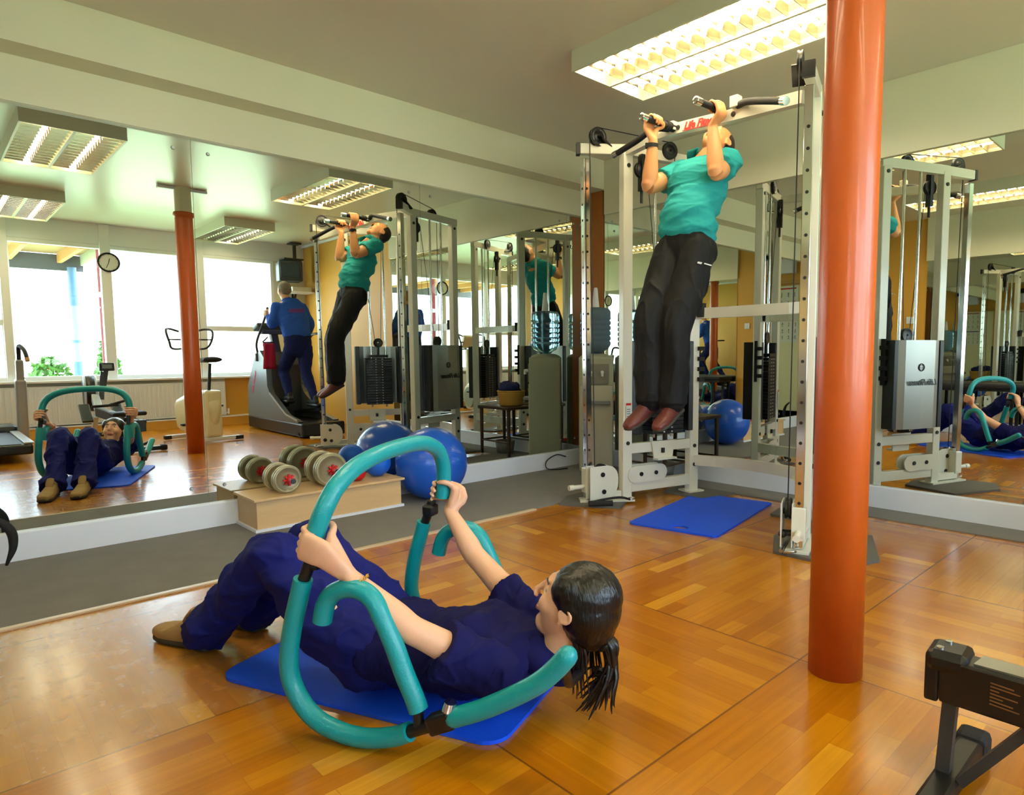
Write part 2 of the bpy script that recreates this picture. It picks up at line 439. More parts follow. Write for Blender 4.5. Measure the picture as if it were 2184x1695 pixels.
# carpet along both mirror walls, with its pale threshold strip
single('carpet_runner', MB().box(((XO+X0)/2, (3.284+Y0-.026)/2, .003), (X0-XO-.02, Y0-.026-3.284, .007)), m_carpet,
       'wide grey carpet strip along the foot of the left mirror wall', 'carpet')
single('carpet_runner', MB().box(((4.254+X0-.026)/2, (3.28+.2)/2, .003), (X0-.026-4.254, 3.08, .007)), m_carpet,
       'narrow grey carpet strip along the foot of the right mirror wall', 'carpet')
struct('trim_7', MB().box(((XO+2.9)/2, 3.268, .004), (2.9-XO, .032, .011), bev=.003), mat('threshold_strip', (206,182,150), .35))['label'] = 'pale wooden threshold strip between carpet and parquet'

# ---- orange column
m_or = mat('orange_gloss', (192,84,20), .4, coat=.18, noise_s=14, noise_a=.05, bump=.06, bump_s=60)
cc = V3((2.094, .88, 0))
t = thing('support_column', 'glossy orange round steel column rising from floor to ceiling', 'column', cc)
part('column_shaft', MB().lathe(cc, [(.0,0),(.084,0),(.084,.9),(.0835,2.44),(.083,2.5),(.0,2.5)], n=48), m_or, t)
part('collar', MB().lathe(cc, [(.083,2.46),(.094,2.47),(.1,2.49),(.094,2.515),(.07,2.52),(.07,2.5)], n=40), m_or, t)
part('column_cap', MB().cyl(cc+V3((0,0,2.5)), cc+V3((0,0,ZC)), .078, n=32), m_beam, t, label='white upper end of the column')
part('head_plate', MB().box(cc+V3((0,0,ZC-.018)), (.46,.07,.03), bev=.006), m_skirt, t)

# ------------------------------------------------------------------ window wall
wl = MB()
zs, zt = .72, 2.5
def solid(x0, x1, z0, z1, mm, nm, y=YW):
    return struct(nm, MB().box(((x0+x1)/2, y-.08, (z0+z1)/2), (x1-x0, .16, z1-z0)), mm)
solid(XO-.1, 3.3, 0, zs, m_wall, 'wall_back'); solid(3.3, X0+.1, 0, zs, m_yel, 'wall_back_yellow')
solid(XO-.1, X0+.1, zt, ZC, m_frame, 'wall_back_lintel'); solid(4.08, X0+.02, zs, zt, m_wall, 'wall_back_pier')
solid(XO-.1, XO+.2, zs, zt, m_wall, 'wall_back_end')
struct('trim_8', MB().box(((XO+X0)/2, YW+.05, zs-.012), (X0-XO, .14, .03), bev=.006), m_frame)['label'] = 'white window board along all the windows'
struct('trim_9', MB().box(((XO+X0)/2, YW+.06, .06), (X0-XO, .12, .12)), m_yel)['label'] = 'yellow pipe boxing along the foot of the window wall'
struct('trim_10', MB().box(((XO+X0)/2, YW+.06, .127), (X0-XO, .13, .016)), m_skirt)['label'] = 'white top of the pipe boxing'
def window(n, x0, x1, z0, z1, trans=None, fr=.055):
    c = ((x0+x1)/2, YW-.04, z0)
    w = bpy.data.objects.new('window_%d' % n, None); COL.objects.link(w); w.location = c; w['kind'] = 'structure'
    mb = MB(); y = YW-.045
    for xa, xb in ((x0, x0+fr), (x1-fr, x1)): mb.box(((xa+xb)/2, y, (z0+z1)/2), (fr, .09, z1-z0), bev=.008)
    for za, zb in ((z0, z0+fr), (z1-fr, z1)): mb.box(((x0+x1)/2, y, (za+zb)/2), (x1-x0-.02, .088, fr), bev=.008)
    if trans:
        for q in trans: mb.box(((x0+x1)/2, y, q), (x1-x0-.02, .086, .075), bev=.008)
    o = part('window_frame', mb, m_frame, w); 
    part('pane', MB().box(((x0+x1)/2, y, (z0+z1)/2), (x1-x0-.03, .006, z1-z0-.03)), m_glass, o)
window(1, XO+.2, .86, zs, zt, [1.45]); window(2, .86, 1.9, zs, zt); window(3, 1.9, 3.03, zs, zt); window(4, 3.03, 4.09, zs, zt, [1.43])
for i, x in enumerate((.86, 1.9, 3.03)):
    struct('trim_%d' % (11+i), MB().box((x, YW+.0, (zs+ZC)/2), (.12 if i else .09, .07, ZC-zs), bev=.008), m_frame)['label'] = 'white upright mullion between two windows'
# radiators
def radiator(x0, x1, label):
    mb = MB(); y = YW+.075
    t = thing('radiator', label, 'radiator', ((x0+x1)/2, y, .15), group='white panel radiators under the windows')
    mb.box(((x0+x1)/2, y, .4), (x1-x0, .03, .5), bev=.008)
    n = int((x1-x0)/.055)
    for i in range(n):
        x = x0+(i+.5)*(x1-x0)/n; mb.box((x, y+.018, .4), (.03, .012, .44), bev=.005)
    part('radiator_panel', mb, m_skirt, t)
    part('radiator_valve', MB().cyl((x1+.03, y, .16), (x1+.03, y, .24), .014).cyl((x1-.01, y, .18), (x1+.03, y, .18), .009), m_skirt, t)
radiator(XO+.05, .92, 'ribbed white radiator under the window nearest the mirror corner, behind the treadmill')
radiator(.98, 2.72, 'long ribbed white radiator behind the rowing machine')
radiator(2.84, 3.28, 'short ribbed white radiator behind the exercise bike')

# ---- outside: terrace, timber canopy on a blue post, shrubs, red downpipe
m_out = mat('pale_lawn', (178,202,140), .9, noise_s=2, noise_a=.15)
single('terrace_slab', MB().box((2, -9, -.3), (30, 13.6, .1)), m_out, 'pale sunlit lawn outside the windows', 'lawn')
t = thing('timber_canopy', 'flat canopy with timber joists outside the left-hand window', 'canopy', (1.2, -3.4, 2.2))
mj = mat('canopy_joist', (196,140,84), .6, noise_s=6, noise_a=.12); md = mat('canopy_dark', (84,88,98), .6)
part('roof_board', MB().box((.8, -3.25, 2.62), (2.4, 2.0, .04)), mat('canopy_boards', (176,136,98), .6), t)
for i in range(4): part('joist', MB().box((-.1+i*.6, -3.25, 2.53), (.06, 1.9, .14)), mj, t)
part('fascia_board', MB().box((.8, -4.24, 2.47), (2.4, .06, .24)), md, t); part('side_board', MB().box((1.99, -3.25, 2.53), (.05, 2.0, .18)), mat('canopy_pale', (190,196,180), .6), t)
part('canopy_post', MB().cyl((1.84, -4.15, -.25), (1.84, -4.15, 2.4), .06), mat('blue_post', (92,128,176), .4), t, label='blue painted post')
t = thing('downpipe', 'dark red pipe standing outside beside the clock window', 'pipe', (1.86, -2.32, -.25))
part('pipe_run', MB().cyl((1.9, -2.32, -.25), (1.9, -2.32, 2.75), .045), mat('dark_red_pipe', (150,48,62), .5), t)
part('pipe_band', MB().cyl((1.9, -2.32, 1.83), (1.9, -2.32, 1.9), .05), m_skirt, t)
def shrub(x, y, h, w, label, seed, n=420, cone=True):
    random.seed(seed); t = thing('garden_shrub', label, 'shrub', (x, y, -.25))
    mb = MB()
    for i in range(n):
        a = random.random(); r = w*(1-a*.85 if cone else sqrt(max(.05, 1-(2*a-1)**2)))*sqrt(random.random()); q = random.random()*2*pi
        p = V3((x+r*cos(q), y+r*sin(q), -.2+a*h)); s = .05+.04*random.random()
        d = V3((random.gauss(0,1), random.gauss(0,1), random.gauss(0,1))).normalized(); e = d.orthogonal().normalized()
        mb._a([p-d*s, p+e*s*.5, p+d*s, p-e*s*.5], [(0,1,2,3)], False)
    part('foliage', mb, mat('leaf_green', (84,128,58), .6, noise_s=5, noise_a=.3), t)
    part('stem', MB().cyl((x, y, -.25), (x, y, h*.7), .03, .012), m_brown, t)
shrub(2.42, -5.2, 1.5, .42, 'leafy green conical shrub outside, right of the blue post', 3, 900)
shrub(1.62, -5.4, 1.2, .36, 'small round-headed green tree outside, left of the blue post', 4, 600, False)

# ---- clock, television, shelf
t = thing('wall_clock', 'round white wall clock with a black rim on the window mullion', 'clock', (1.93, YW+.05, 2.15))
cx_, cz_ = 1.93, 2.27; yy = YW+.04
part('clock_rim', MB().ring((cx_, yy+.012, cz_), (0,1,0), .118, .012, 40, 10), m_black, t)
part('clock_face', MB().cyl((cx_, yy-.01, cz_), (cx_, yy+.008, cz_), .116, n=40), mat('clock_white', (235,235,230), .4), t)
hb = MB().bar((cx_, yy+.012, cz_), (cx_-.03, yy+.012, cz_-.075), .006, .003, up=(0,1,0)).bar((cx_, yy+.012, cz_), (cx_+.01, yy+.012, cz_+.05), .008, .003, up=(0,1,0))
part('clock_hand', hb, m_black, t)
for i in range(12):
    a = i*pi/6; mk = MB().bar((cx_+.095*sin(a), yy+.01, cz_+.095*cos(a)), (cx_+.106*sin(a), yy+.01, cz_+.106*cos(a)), .004, .002, up=(0,1,0))
    part('hour_mark', mk, m_black, t)
t = thing('television', 'small dark television hung on a bracket in the corner by the windows', 'television', (4.2, -1.68, 2.12))
R = Matrix.Rotation(radians(12), 3, 'Z'); tc_ = V3((4.2, -1.68, 2.31))
part('tv_case', MB().box(tc_, (.34, .3, .31), R=R, bev=.02), mat('tv_case', (44,50,58), .45), t)
part('tv_screen', MB().box(tc_+R@V3((-.01,.152,.01)), (.28, .012, .22), R=R, bev=.01), mat('tv_glass', (46,62,74), .08, coat=.5), t)
part('tv_bracket', MB().bar((4.3,-1.7,2.48),(4.3,-1.7,2.72),.04,.04).box((4.25,-1.7,2.5),(.3,.2,.02)).box((4.3,-1.7,2.74),(.16,.16,.02)), m_darkgrey, t)
t = thing('video_shelf', 'small white shelf with a player on it, below the television', 'shelf', (4.35, -1.7, 1.98))
part('shelf_board', MB().box((4.36,-1.72,2.0),(.36,.3,.02)), m_skirt, t)
part('shelf_bracket', MB().bar((4.36,-1.86,1.99),(4.36,-1.98,1.8),.03,.02).bar((4.36,-1.98,1.78),(4.36,-1.98,2.02),.04,.02), m_black, t)
single('video_player', MB().box((4.36,-1.72,2.045),(.3,.24,.07),bev=.006), mat('pale_grey', (196,198,196), .4), 'pale grey video player lying on the small white shelf', 'video player')

# ---- opposite wall: door with exercise charts, vent box, switch
t = bpy.data.objects.new('door_1', None); COL.objects.link(t); t.location = (XO, 3.87, 0); t['kind'] = 'structure'
m_door = mat('cream_door', (222,218,176), .45)
part('door_leaf', MB().box((XO+.012, 3.9, 1.03), (.03, .76, 2.03), bev=.004), m_door, t)
fr = MB()
for y in (3.49, 4.31): fr.box((XO+.02, y, 1.05), (.05, .05, 2.1))
fr.box((XO+.02, 3.9, 2.1), (.05, .87, .05)); part('door_frame', fr, mat('door_frame_tan', (196,150,70), .45), t)
part('door_handle', MB().cyl((XO+.03,3.6,1.02),(XO+.075,3.6,1.02),.012).cyl((XO+.07,3.6,1.02),(XO+.07,3.7,1.02),.009), m_steel, t)
m_paper = mat('chart_paper', (216,220,206), .5); m_ink = mat('chart_ink', (60,64,70), .6); m_inkred = mat('chart_red', (176,40,36), .5); m_inkblue = mat('chart_blue', (40,70,140), .5)
def chart(y, z, w, h, head, label, rows=3, cols=4, seed=1):
    random.seed(seed)
    x = XO+.03; t = thing('exercise_chart', label, 'poster', (x, y, z-h/2), group='exercise charts on the cream door')
    part('sheet', MB().box((x, y, z), (.004, w, h)), m_paper, t)
    part('heading', MB().box((x+.003, y, z+h/2-.03), (.002, w*.86, .022)), head, t)
    for r in range(rows):
        for c in range(cols):
            py = y-w/2+(c+.5)*w/cols; pz = z+h/2-.07-(r+.5)*(h-.09)/rows; k = min(w/cols, (h-.09)/rows)*.3
            g = MB(); g.cyl((x+.002, py, pz+k), (x+.004, py, pz+k), k*.22, n=8)
            for a, b in (((0,.75),(0,0)), ((0,.6),(random.uniform(-.9,.9), random.uniform(-.1,.9))), ((0,.6),(random.uniform(-.9,.9), random.uniform(-.1,.9))),
                         ((0,0),(random.uniform(-.7,0), -.9)), ((0,0),(random.uniform(0,.9), -.8))):
                g.bar((x+.003, py+a[0]*k, pz+a[1]*k), (x+.003, py+b[0]*k, pz+b[1]*k), .004, .002, up=(1,0,0))
            part('exercise_figure', g, m_ink, t)
chart(3.78, 1.8, .42, .46, m_inkred, 'exercise chart with a red heading, upper one on the cream door', seed=2)
chart(3.8, 1.38, .42, .38, m_inkblue, 'exercise chart with a blue heading, lower one on the cream door', seed=5)
t = thing('ventilation_box', 'white ventilation box with a dark hood high on the yellow wall above the door', 'vent', (XO+.1, 3.72, 2.2))
part('vent_body', MB().box((XO+.08, 3.74, 2.33), (.14, .42, .22), bev=.008), m_skirt, t)
part('vent_hood', MB().plate([(0,0),(.2,0),(.14,.1),(0,.12)], (XO+.01, 3.7, 2.45), (1,0,0), (0,0,1), .5), m_black, t)
t = thing('light_switch', 'square white light switch on the yellow wall beside the mirror edge', 'switch', (XO+.01, 3.13, 1.42))
part('switch_plate', MB().box((XO+.008, 3.13, 1.46), (.012, .09, .09), bev=.003), m_skirt, t)
part('rocker', MB().box((XO+.016, 3.13, 1.46), (.008, .025, .04), bev=.002), m_skirt, t)

# ------------------------------------------------------------------ ceiling lights
m_case = mat('light_case', (214,216,196), .4); m_ref = mat('light_reflector', (244,234,200), .3, metal=.45)
m_lv = mat('louvre_mirror_blade', (236,228,205), .12, metal=.95)
def tube_mat(nm, k):
    m = mat(nm, (255,238,202), .5, emit=k); return m
m_tube = tube_mat('lit_tube', 36)
m_deadtube = mat('unlit_tube', (200,205,200), .3)
def ceiling_light(x0, x1, y0, y1, label, lit=(1,1)):
    zb = 2.652; cx2, cy2 = (x0+x1)/2, (y0+y1)/2
    t = thing('ceiling_light', label, 'ceiling light', (cx2, cy2, zb), group='louvred ceiling lights')
    c = MB(); w = .012; th = ZC-zb
    for x in (x0+w/2, x1-w/2): c.box((x, cy2, zb+th/2), (w, y1-y0, th))
    for y in (y0+w/2, y1-w/2): c.box((cx2, y, zb+th/2), (x1-x0-2*w, w, th))
    c.box((cx2, cy2, ZC-.006), (x1-x0-.02, y1-y0-.02, .01))
    c.box((cx2, cy2, zb+.006), (.018, y1-y0-.02, .012))
    part('housing', c, m_case, t)
    # louvre: curved reflector sides and cross blades
    rf = MB(); bays = [(x0+.015, cx2-.008), (cx2+.008, x1-.015)]
    for a, b in bays:
        for xe, s in ((a, 1), (b, -1)):
            for k in range(4):
                q0, q1 = k/4, (k+1)/4
                p = [(xe+s*.05*q0**2, zb+.006+.075*q0), (xe+s*.05*q1**2, zb+.006+.075*q1)]
                rf._a([(p[0][0], y0+.02, p[0][1]), (p[0][0], y1-.02, p[0][1]), (p[1][0], y1-.02, p[1][1]), (p[1][0], y0+.02, p[1][1])], [(0,1,2,3)], True)
    part('reflector', rf, m_ref, t)
    bl_ = MB(); n = 14
    for a, b in bays:
        for i in range(1, n):
            y = y0+.02+(y1-y0-.04)*i/n
            xm = (a+b)/2
            for p, r_ in ((a, xm-.024), (b, xm+.024)):
                i_ = p+(.018 if p < xm else -.018)
                bl_._a([(i_,y-.013,zb+.05),(r_,y-.013,zb+.05),(r_,y-.0015,zb+.004),(p,y-.0015,zb+.004),(i_,y+.013,zb+.05),(r_,y+.013,zb+.05),(r_,y+.0015,zb+.004),(p,y+.0015,zb+.004)],
                       [(0,1,2,3),(7,6,5,4),(3,2,6,7),(0,4,5,1),(1,5,6,2)], False)
    part('louvre_blades', bl_, m_lv, t)
    for k, (a, b) in enumerate(bays):
        xm = (a+b)/2
        part('tube', MB().cyl((xm, y0+.05, zb+.04), (xm, y1-.05, zb+.04), .017, n=12), m_tube if lit[k] else m_deadtube, t)
    return t
ceiling_light(.62, 1.255, 1.36, 2.7, 'louvred ceiling light nearest the left end of the long mirror')
ceiling_light(.62, 1.255, -1.55, -.15, 'louvred ceiling light near the windows, above the rowing machine')
ceiling_light(2.785, 3.43, 1.42, 2.79, 'large louvred ceiling light over the pull-up man')
ceiling_light(2.88, 3.5, -1.78, -.35, 'louvred ceiling light near the windows with only one tube lit', lit=(0,1))
# ------------------------------------------------------------------ mats, bench box, balls, dumbbells
m_mat = mat('blue_foam_mat', (4,84,250), .6, bump=.2, bump_s=240)
m_teal = mat('teal_foam', (0,150,158), .42, coat=.15, bump=.15, bump_s=160)
m_ball = mat('blue_vinyl_ball', (24,92,206), .25, coat=.2, noise_s=3, noise_a=.06)
m_ball2 = mat('bright_blue_rubber', (8,98,214), .5, bump=.08, bump_s=80)
def gym_mat(corners, label, hole=None, r=.07, th=.012):
    """corners: origin, along, width vector"""
    o, L, w = corners; o = V3(o); L, w = V3(L), V3(w); c = o+L/2+w/2
    ux, uy = L.normalized(), w.normalized(); poly = rrect(L.length, w.length, r, 6)
    mb = MB(); z0, z1 = .001, th
    if hole:
        bm = bmesh.new(); hx, hy, a, b = hole
        P = [bm.verts.new(c+ux*p+uy*q+V3((0,0,z1))) for p, q in poly]
        H = [bm.verts.new(c+ux*(hx+a*cos(2*pi*i/28))+uy*(hy+b*sin(2*pi*i/28))+V3((0,0,z1))) for i in range(28)]
        E = [bm.edges.new((P[i], P[(i+1) % len(P)])) for i in range(len(P))]+[bm.edges.new((H[i], H[(i+1) % 28])) for i in range(28)]
        bmesh.ops.triangle_fill(bm, edges=E, use_beauty=True)
        bm.verts.index_update(); n = len(bm.verts); top = [v.co.copy() for v in bm.verts]
        F = [[v.index for v in f.verts] for f in bm.faces]; nP = len(P)
        bm.free()
        bot = [p-V3((0,0,z1-z0)) for p in top]
        sides = [(i, (i+1) % nP, n+(i+1) % nP, n+i) for i in range(nP)]+[(nP+i, nP+(i+1) % 28, n+nP+(i+1) % 28, n+nP+i) for i in range(28)]
        mb._a(top+bot, F+[[i+n for i in f][::-1] for f in F]+sides, False)
    else: mb.plate(poly, c+V3((0,0,(z0+z1)/2)), ux, uy, z1-z0)
    return single('exercise_mat', mb, m_mat, label, 'exercise mat')
d = V3((.395,-.932,0)).normalized(); w_ = V3((-d.y, d.x, 0))
gym_mat((V3((.632,2.28,0)), d*1.04, w_*.58), 'blue foam exercise mat on which the woman lies')
a = V3((3.16,2.02,0)); e1 = (V3((4.155,2.213,0))-a); e2 = (V3((3.095,2.58,0))-a); e2 = e2-e1*(e1.dot(e2)/e1.length_squared)
gym_mat((a, e1, e2*1.02), 'empty blue foam exercise mat with a hand hole, lying between the machine towers', hole=(-.43, -.02, .032, .06), r=.03)

m_pad = mat('grey_rubber_pad', (98,96,92), .8, bump=.2, bump_s=150)
def pad(poly, label):
    mb = MB(); mb.plate(poly, (0,0,.008), (1,0,0), (0,1,0), .015)
    return single('floor_pad', mb, m_pad, label, 'rubber pad', 'rubber pads under the machine')
pad([(3.10,3.245),(3.31,2.865),(3.80,3.15),(3.62,3.40),(3.3,3.38)], 'grey rubber pad under the left tower of the white machine')
pad([(3.13,1.66),(3.13,1.28),(3.36,1.205),(3.78,1.40),(3.66,1.78),(3.4,1.80)], 'grey rubber pad under the right tower of the white machine')
pad([(3.93,2.98),(3.93,2.64),(4.24,2.56),(4.24,3.05)], 'grey rubber pad under the rear leg of the left tower')
pad([(3.84,2.06),(3.84,1.78),(4.24,1.72),(4.24,2.14)], 'grey rubber pad under the rear leg of the right tower')

t = thing('step_box', 'pale birch plywood step box standing against the mirror wall under the dumbbells', 'box', (1.86, 4.14, 0))
x0, x1, y0, y1, h = 1.372, 2.318, 3.995, 4.315, .19
part('box_body', MB().box(((x0+x1)/2, (y0+y1)/2, h/2+.004), (x1-x0, y1-y0, h-.008)), m_wood, t)
part('box_top', MB().box(((x0+x1)/2, (y0+y1)/2-.004, h+.006), (x1-x0+.04, y1-y0+.035, .016), bev=.003), m_wood, t)
part('box_skirting', MB().box(((x0+x1)/2, y0-.006, .012), (x1-x0+.03, .014, .022)).box((x0-.008, (y0+y1)/2, .012), (.014, y1-y0, .022)).box((x1+.008, (y0+y1)/2, .012), (.014, y1-y0, .022)), m_skirt, t, label='white strip round the foot of the box')
part('corner_strip', MB().box((x0+.008, y0-.001, h/2), (.02,.006,h-.01)), m_wood, t)
HB = h+.014

m_disc = mat('iron_plate_enamel', (152,144,112), .45, metal=.35, coat=.2); m_edge = mat('plate_rim', (190,188,170), .3, metal=.7)
def dumbbell(x, yn, yf, r, label, plates=2):
    z = HB+r+.001; t = thing('dumbbell', label, 'dumbbell', (x, (yn+yf)/2, HB), group='dumbbells on the step box')
    part('bar', MB().cyl((x, yn-.075, z), (x, yf+.05, z), .0125, n=16), m_chrome, t)
    part('bar_end', MB().cyl((x, yn-.088, z), (x, yn-.074, z), .0145, n=16), m_darkgrey, t)
    for yc, s in ((yn, -1), (yf, 1)):
        for k in range(plates):
            yk = yc-s*(.012+.027*k)
            part('weight_plate', MB().lathe((x, yk, z), [(.012,-.012),(r*.35,-.012),(r*.8,-.009),(r*.82,-.013),(r*.96,-.013),(r,-.008),(r,.008),(r*.96,.013),(r*.82,.013),(r*.8,.009),(r*.35,.012),(.012,.012)], (0,1,0), 40), m_disc, t)
            part('plate_rim', MB().ring((x, yk, z), (0,1,0), r*.985, .006, 48, 8), m_edge, t)
        star = MB(); yk = yc+s*.012
        star.cyl((x, yk, z), (x, yk+s*.03, z), .021, .018, 20)
        for i in range(8):
            a = i*pi/4; star.bar((x+.012*cos(a), yk+s*.006, z+.012*sin(a)), (x+.036*cos(a), yk+s*.006, z+.036*sin(a)), .011, .012, up=(0,1,0))
        part('star_collar', star, m_red, t, label='red star-shaped collar')
    return t
dumbbell(1.575, 4.035, 4.225, .083, 'smaller grey dumbbell with red collars near the left end of the step box')
dumbbell(1.86, 4.05, 4.235, .104, 'larger grey dumbbell with red collars in the middle of the step box')
def ball(name, c, r, m, label, cat, g=None):
    t = thing(name, label, cat, (c[0], c[1], c[2]-r), group=g)
    part('ball_skin', MB().sphere(c, r, n=56, m=36), m, t)
    mb = MB().ring((c[0], c[1], c[2]), (.25,.3,.92), r*.9995, .0012, 72, 6) if r > .2 else MB().cyl((c[0]-r*.3, c[1]-r*.3, c[2]+r*.9), (c[0]-r*.301, c[1]-r*.301, c[2]+r*.905), .006)
    if r > .2:
        for k in (-2,-1,1,2): 
            hh = k*.028; ax = V3((.25,.3,.92)).normalized(); mb.ring(V3(c)+ax*hh, ax, sqrt(r*r-hh*hh)*.9995, .001, 72, 6)
    part('moulded_ribs' if r > .2 else 'valve', mb, m, t)
ball('gym_ball', (2.598, 4.045, .264), .2555, m_ball, 'big glossy blue gym ball on the carpet between the step box and the mirror', 'gym ball')
ball('exercise_ball', (2.235, 4.16, HB+.093), .092, m_ball2, 'small bright blue ball at the right end of the step box', 'ball')
ball('exercise_ball', (2.06, 4.1, HB+.052), .052, m_red, 'small red ball on the step box beside the larger dumbbell', 'ball')

# ------------------------------------------------------------------ rocking sit-up frame (teal foam tubes)
UU = V3((.459,-.888,0)).normalized(); VV = V3((-UU.y, UU.x, 0)); ZZ = V3((0,0,1))
def WP(u, v, z): return UU*u+VV*v+ZZ*z
VN, VF = 1.43, 2.06
loop = [(-1.222,.446),(-1.242,.382),(-1.262,.314),(-1.279,.232),(-1.278,.165),(-1.249,.102),(-1.197,.055),(-1.13,.034),(-1.07,.028),(-1.012,.034),(-.947,.052),(-.905,.072)]
rest = [(-.775,.132),(-.695,.168),(-.607,.218),(-.545,.26),(-.503,.3),(-.474,.335)]
hook = [(-.878,.135),(-.888,.163),(-.918,.229),(-.946,.3),(-.979,.369),(-1.005,.413),(-1.04,.434),(-1.084,.435),(-1.128,.416),(-1.152,.384),(-1.166,.335)]
fr = thing('sit_up_roller', 'teal foam-covered tubular sit-up roller held by the woman on the blue mat', 'sit-up roller', WP(-1.05, 1.745, 0))
RF = .0255
for v in (VN, VF):
    if v == VF: rest = rest[:3]+[(-.575,.235)]
    part('rocker_tube', MB().tube([WP(a, v, b) for a, b in loop], RF, 18, sub=5), m_teal, fr)
    part('neck_tube', MB().tube([WP(a, v, b) for a, b in rest], RF, 18, sub=5, round_end=True), m_teal, fr)
    part('arm_hook', MB().tube([WP(a, v, b) for a, b in hook], RF, 18, sub=5), m_teal, fr)
    j = MB().tube([WP(-.925,v,.06), WP(-.9,v,.074), WP(-.83,v,.106), WP(-.765,v,.137)], .017, 14, sub=3)
    j.tube([WP(-.878,v,.085), WP(-.879,v,.14)], .014, 12, sub=1)
    j.bar(WP(-.845,v,.1), WP(-.775,v,.132), .042, .05, bev=.008)
    part('connector', j, m_black, fr, label='black plastic joint')
    part('clamp_knob', MB().cyl(WP(-.79,v,.15), WP(-.785,v,.172), .02, .016, 10).cyl(WP(-.79,v,.12), WP(-.79,v,.155), .007), m_chrome, fr)
    u2 = MB().tube([WP(-1.19,v,.525), WP(-1.2,v,.49), WP(-1.222,v,.44)], .0165, 14, sub=3)
    s_ = 1 if v == VN else -1
    u2.box(WP(-1.19,v+.01*s_,.495), (.045,.045,.04), rz=radians(27), bev=.008)
    part('grip_joint', u2, m_black, fr)
arch = [(-1.186,VN,.535),(-1.172,VN,.585),(-1.152,VN+.012,.645),(-1.142,VN+.05,.695),(-1.136,VN+.12,.732),(-1.132,VN+.21,.752),(-1.132,1.745,.76),(-1.132,VF-.21,.76),(-1.132,VF-.12,.748),(-1.132,VF-.05,.715),(-1.134,VF-.012,.66),(-1.14,VF,.595),(-1.146,VF,.54)]
part('top_arch', MB().tube([WP(*p) for p in arch], RF, 18, sub=6), m_teal, fr)
head_rest = [(-.474,VN,.335),(-.462,VN+.01,.347),(-.452,VN+.05,.355)]
part('neck_bar', MB().tube([WP(-.49,VN+.005,.318), WP(-.495,VN+.05,.27), WP(-.51,VN+.13,.2), WP(-.535,1.745,.150), WP(-.55,1.9,.165), WP(-.568,VF-.03,.22), WP(-.575,VF,.235)], .013, 14, sub=5), m_black, fr)  # bar behind the neck, coloured black to read as shadow under the hair

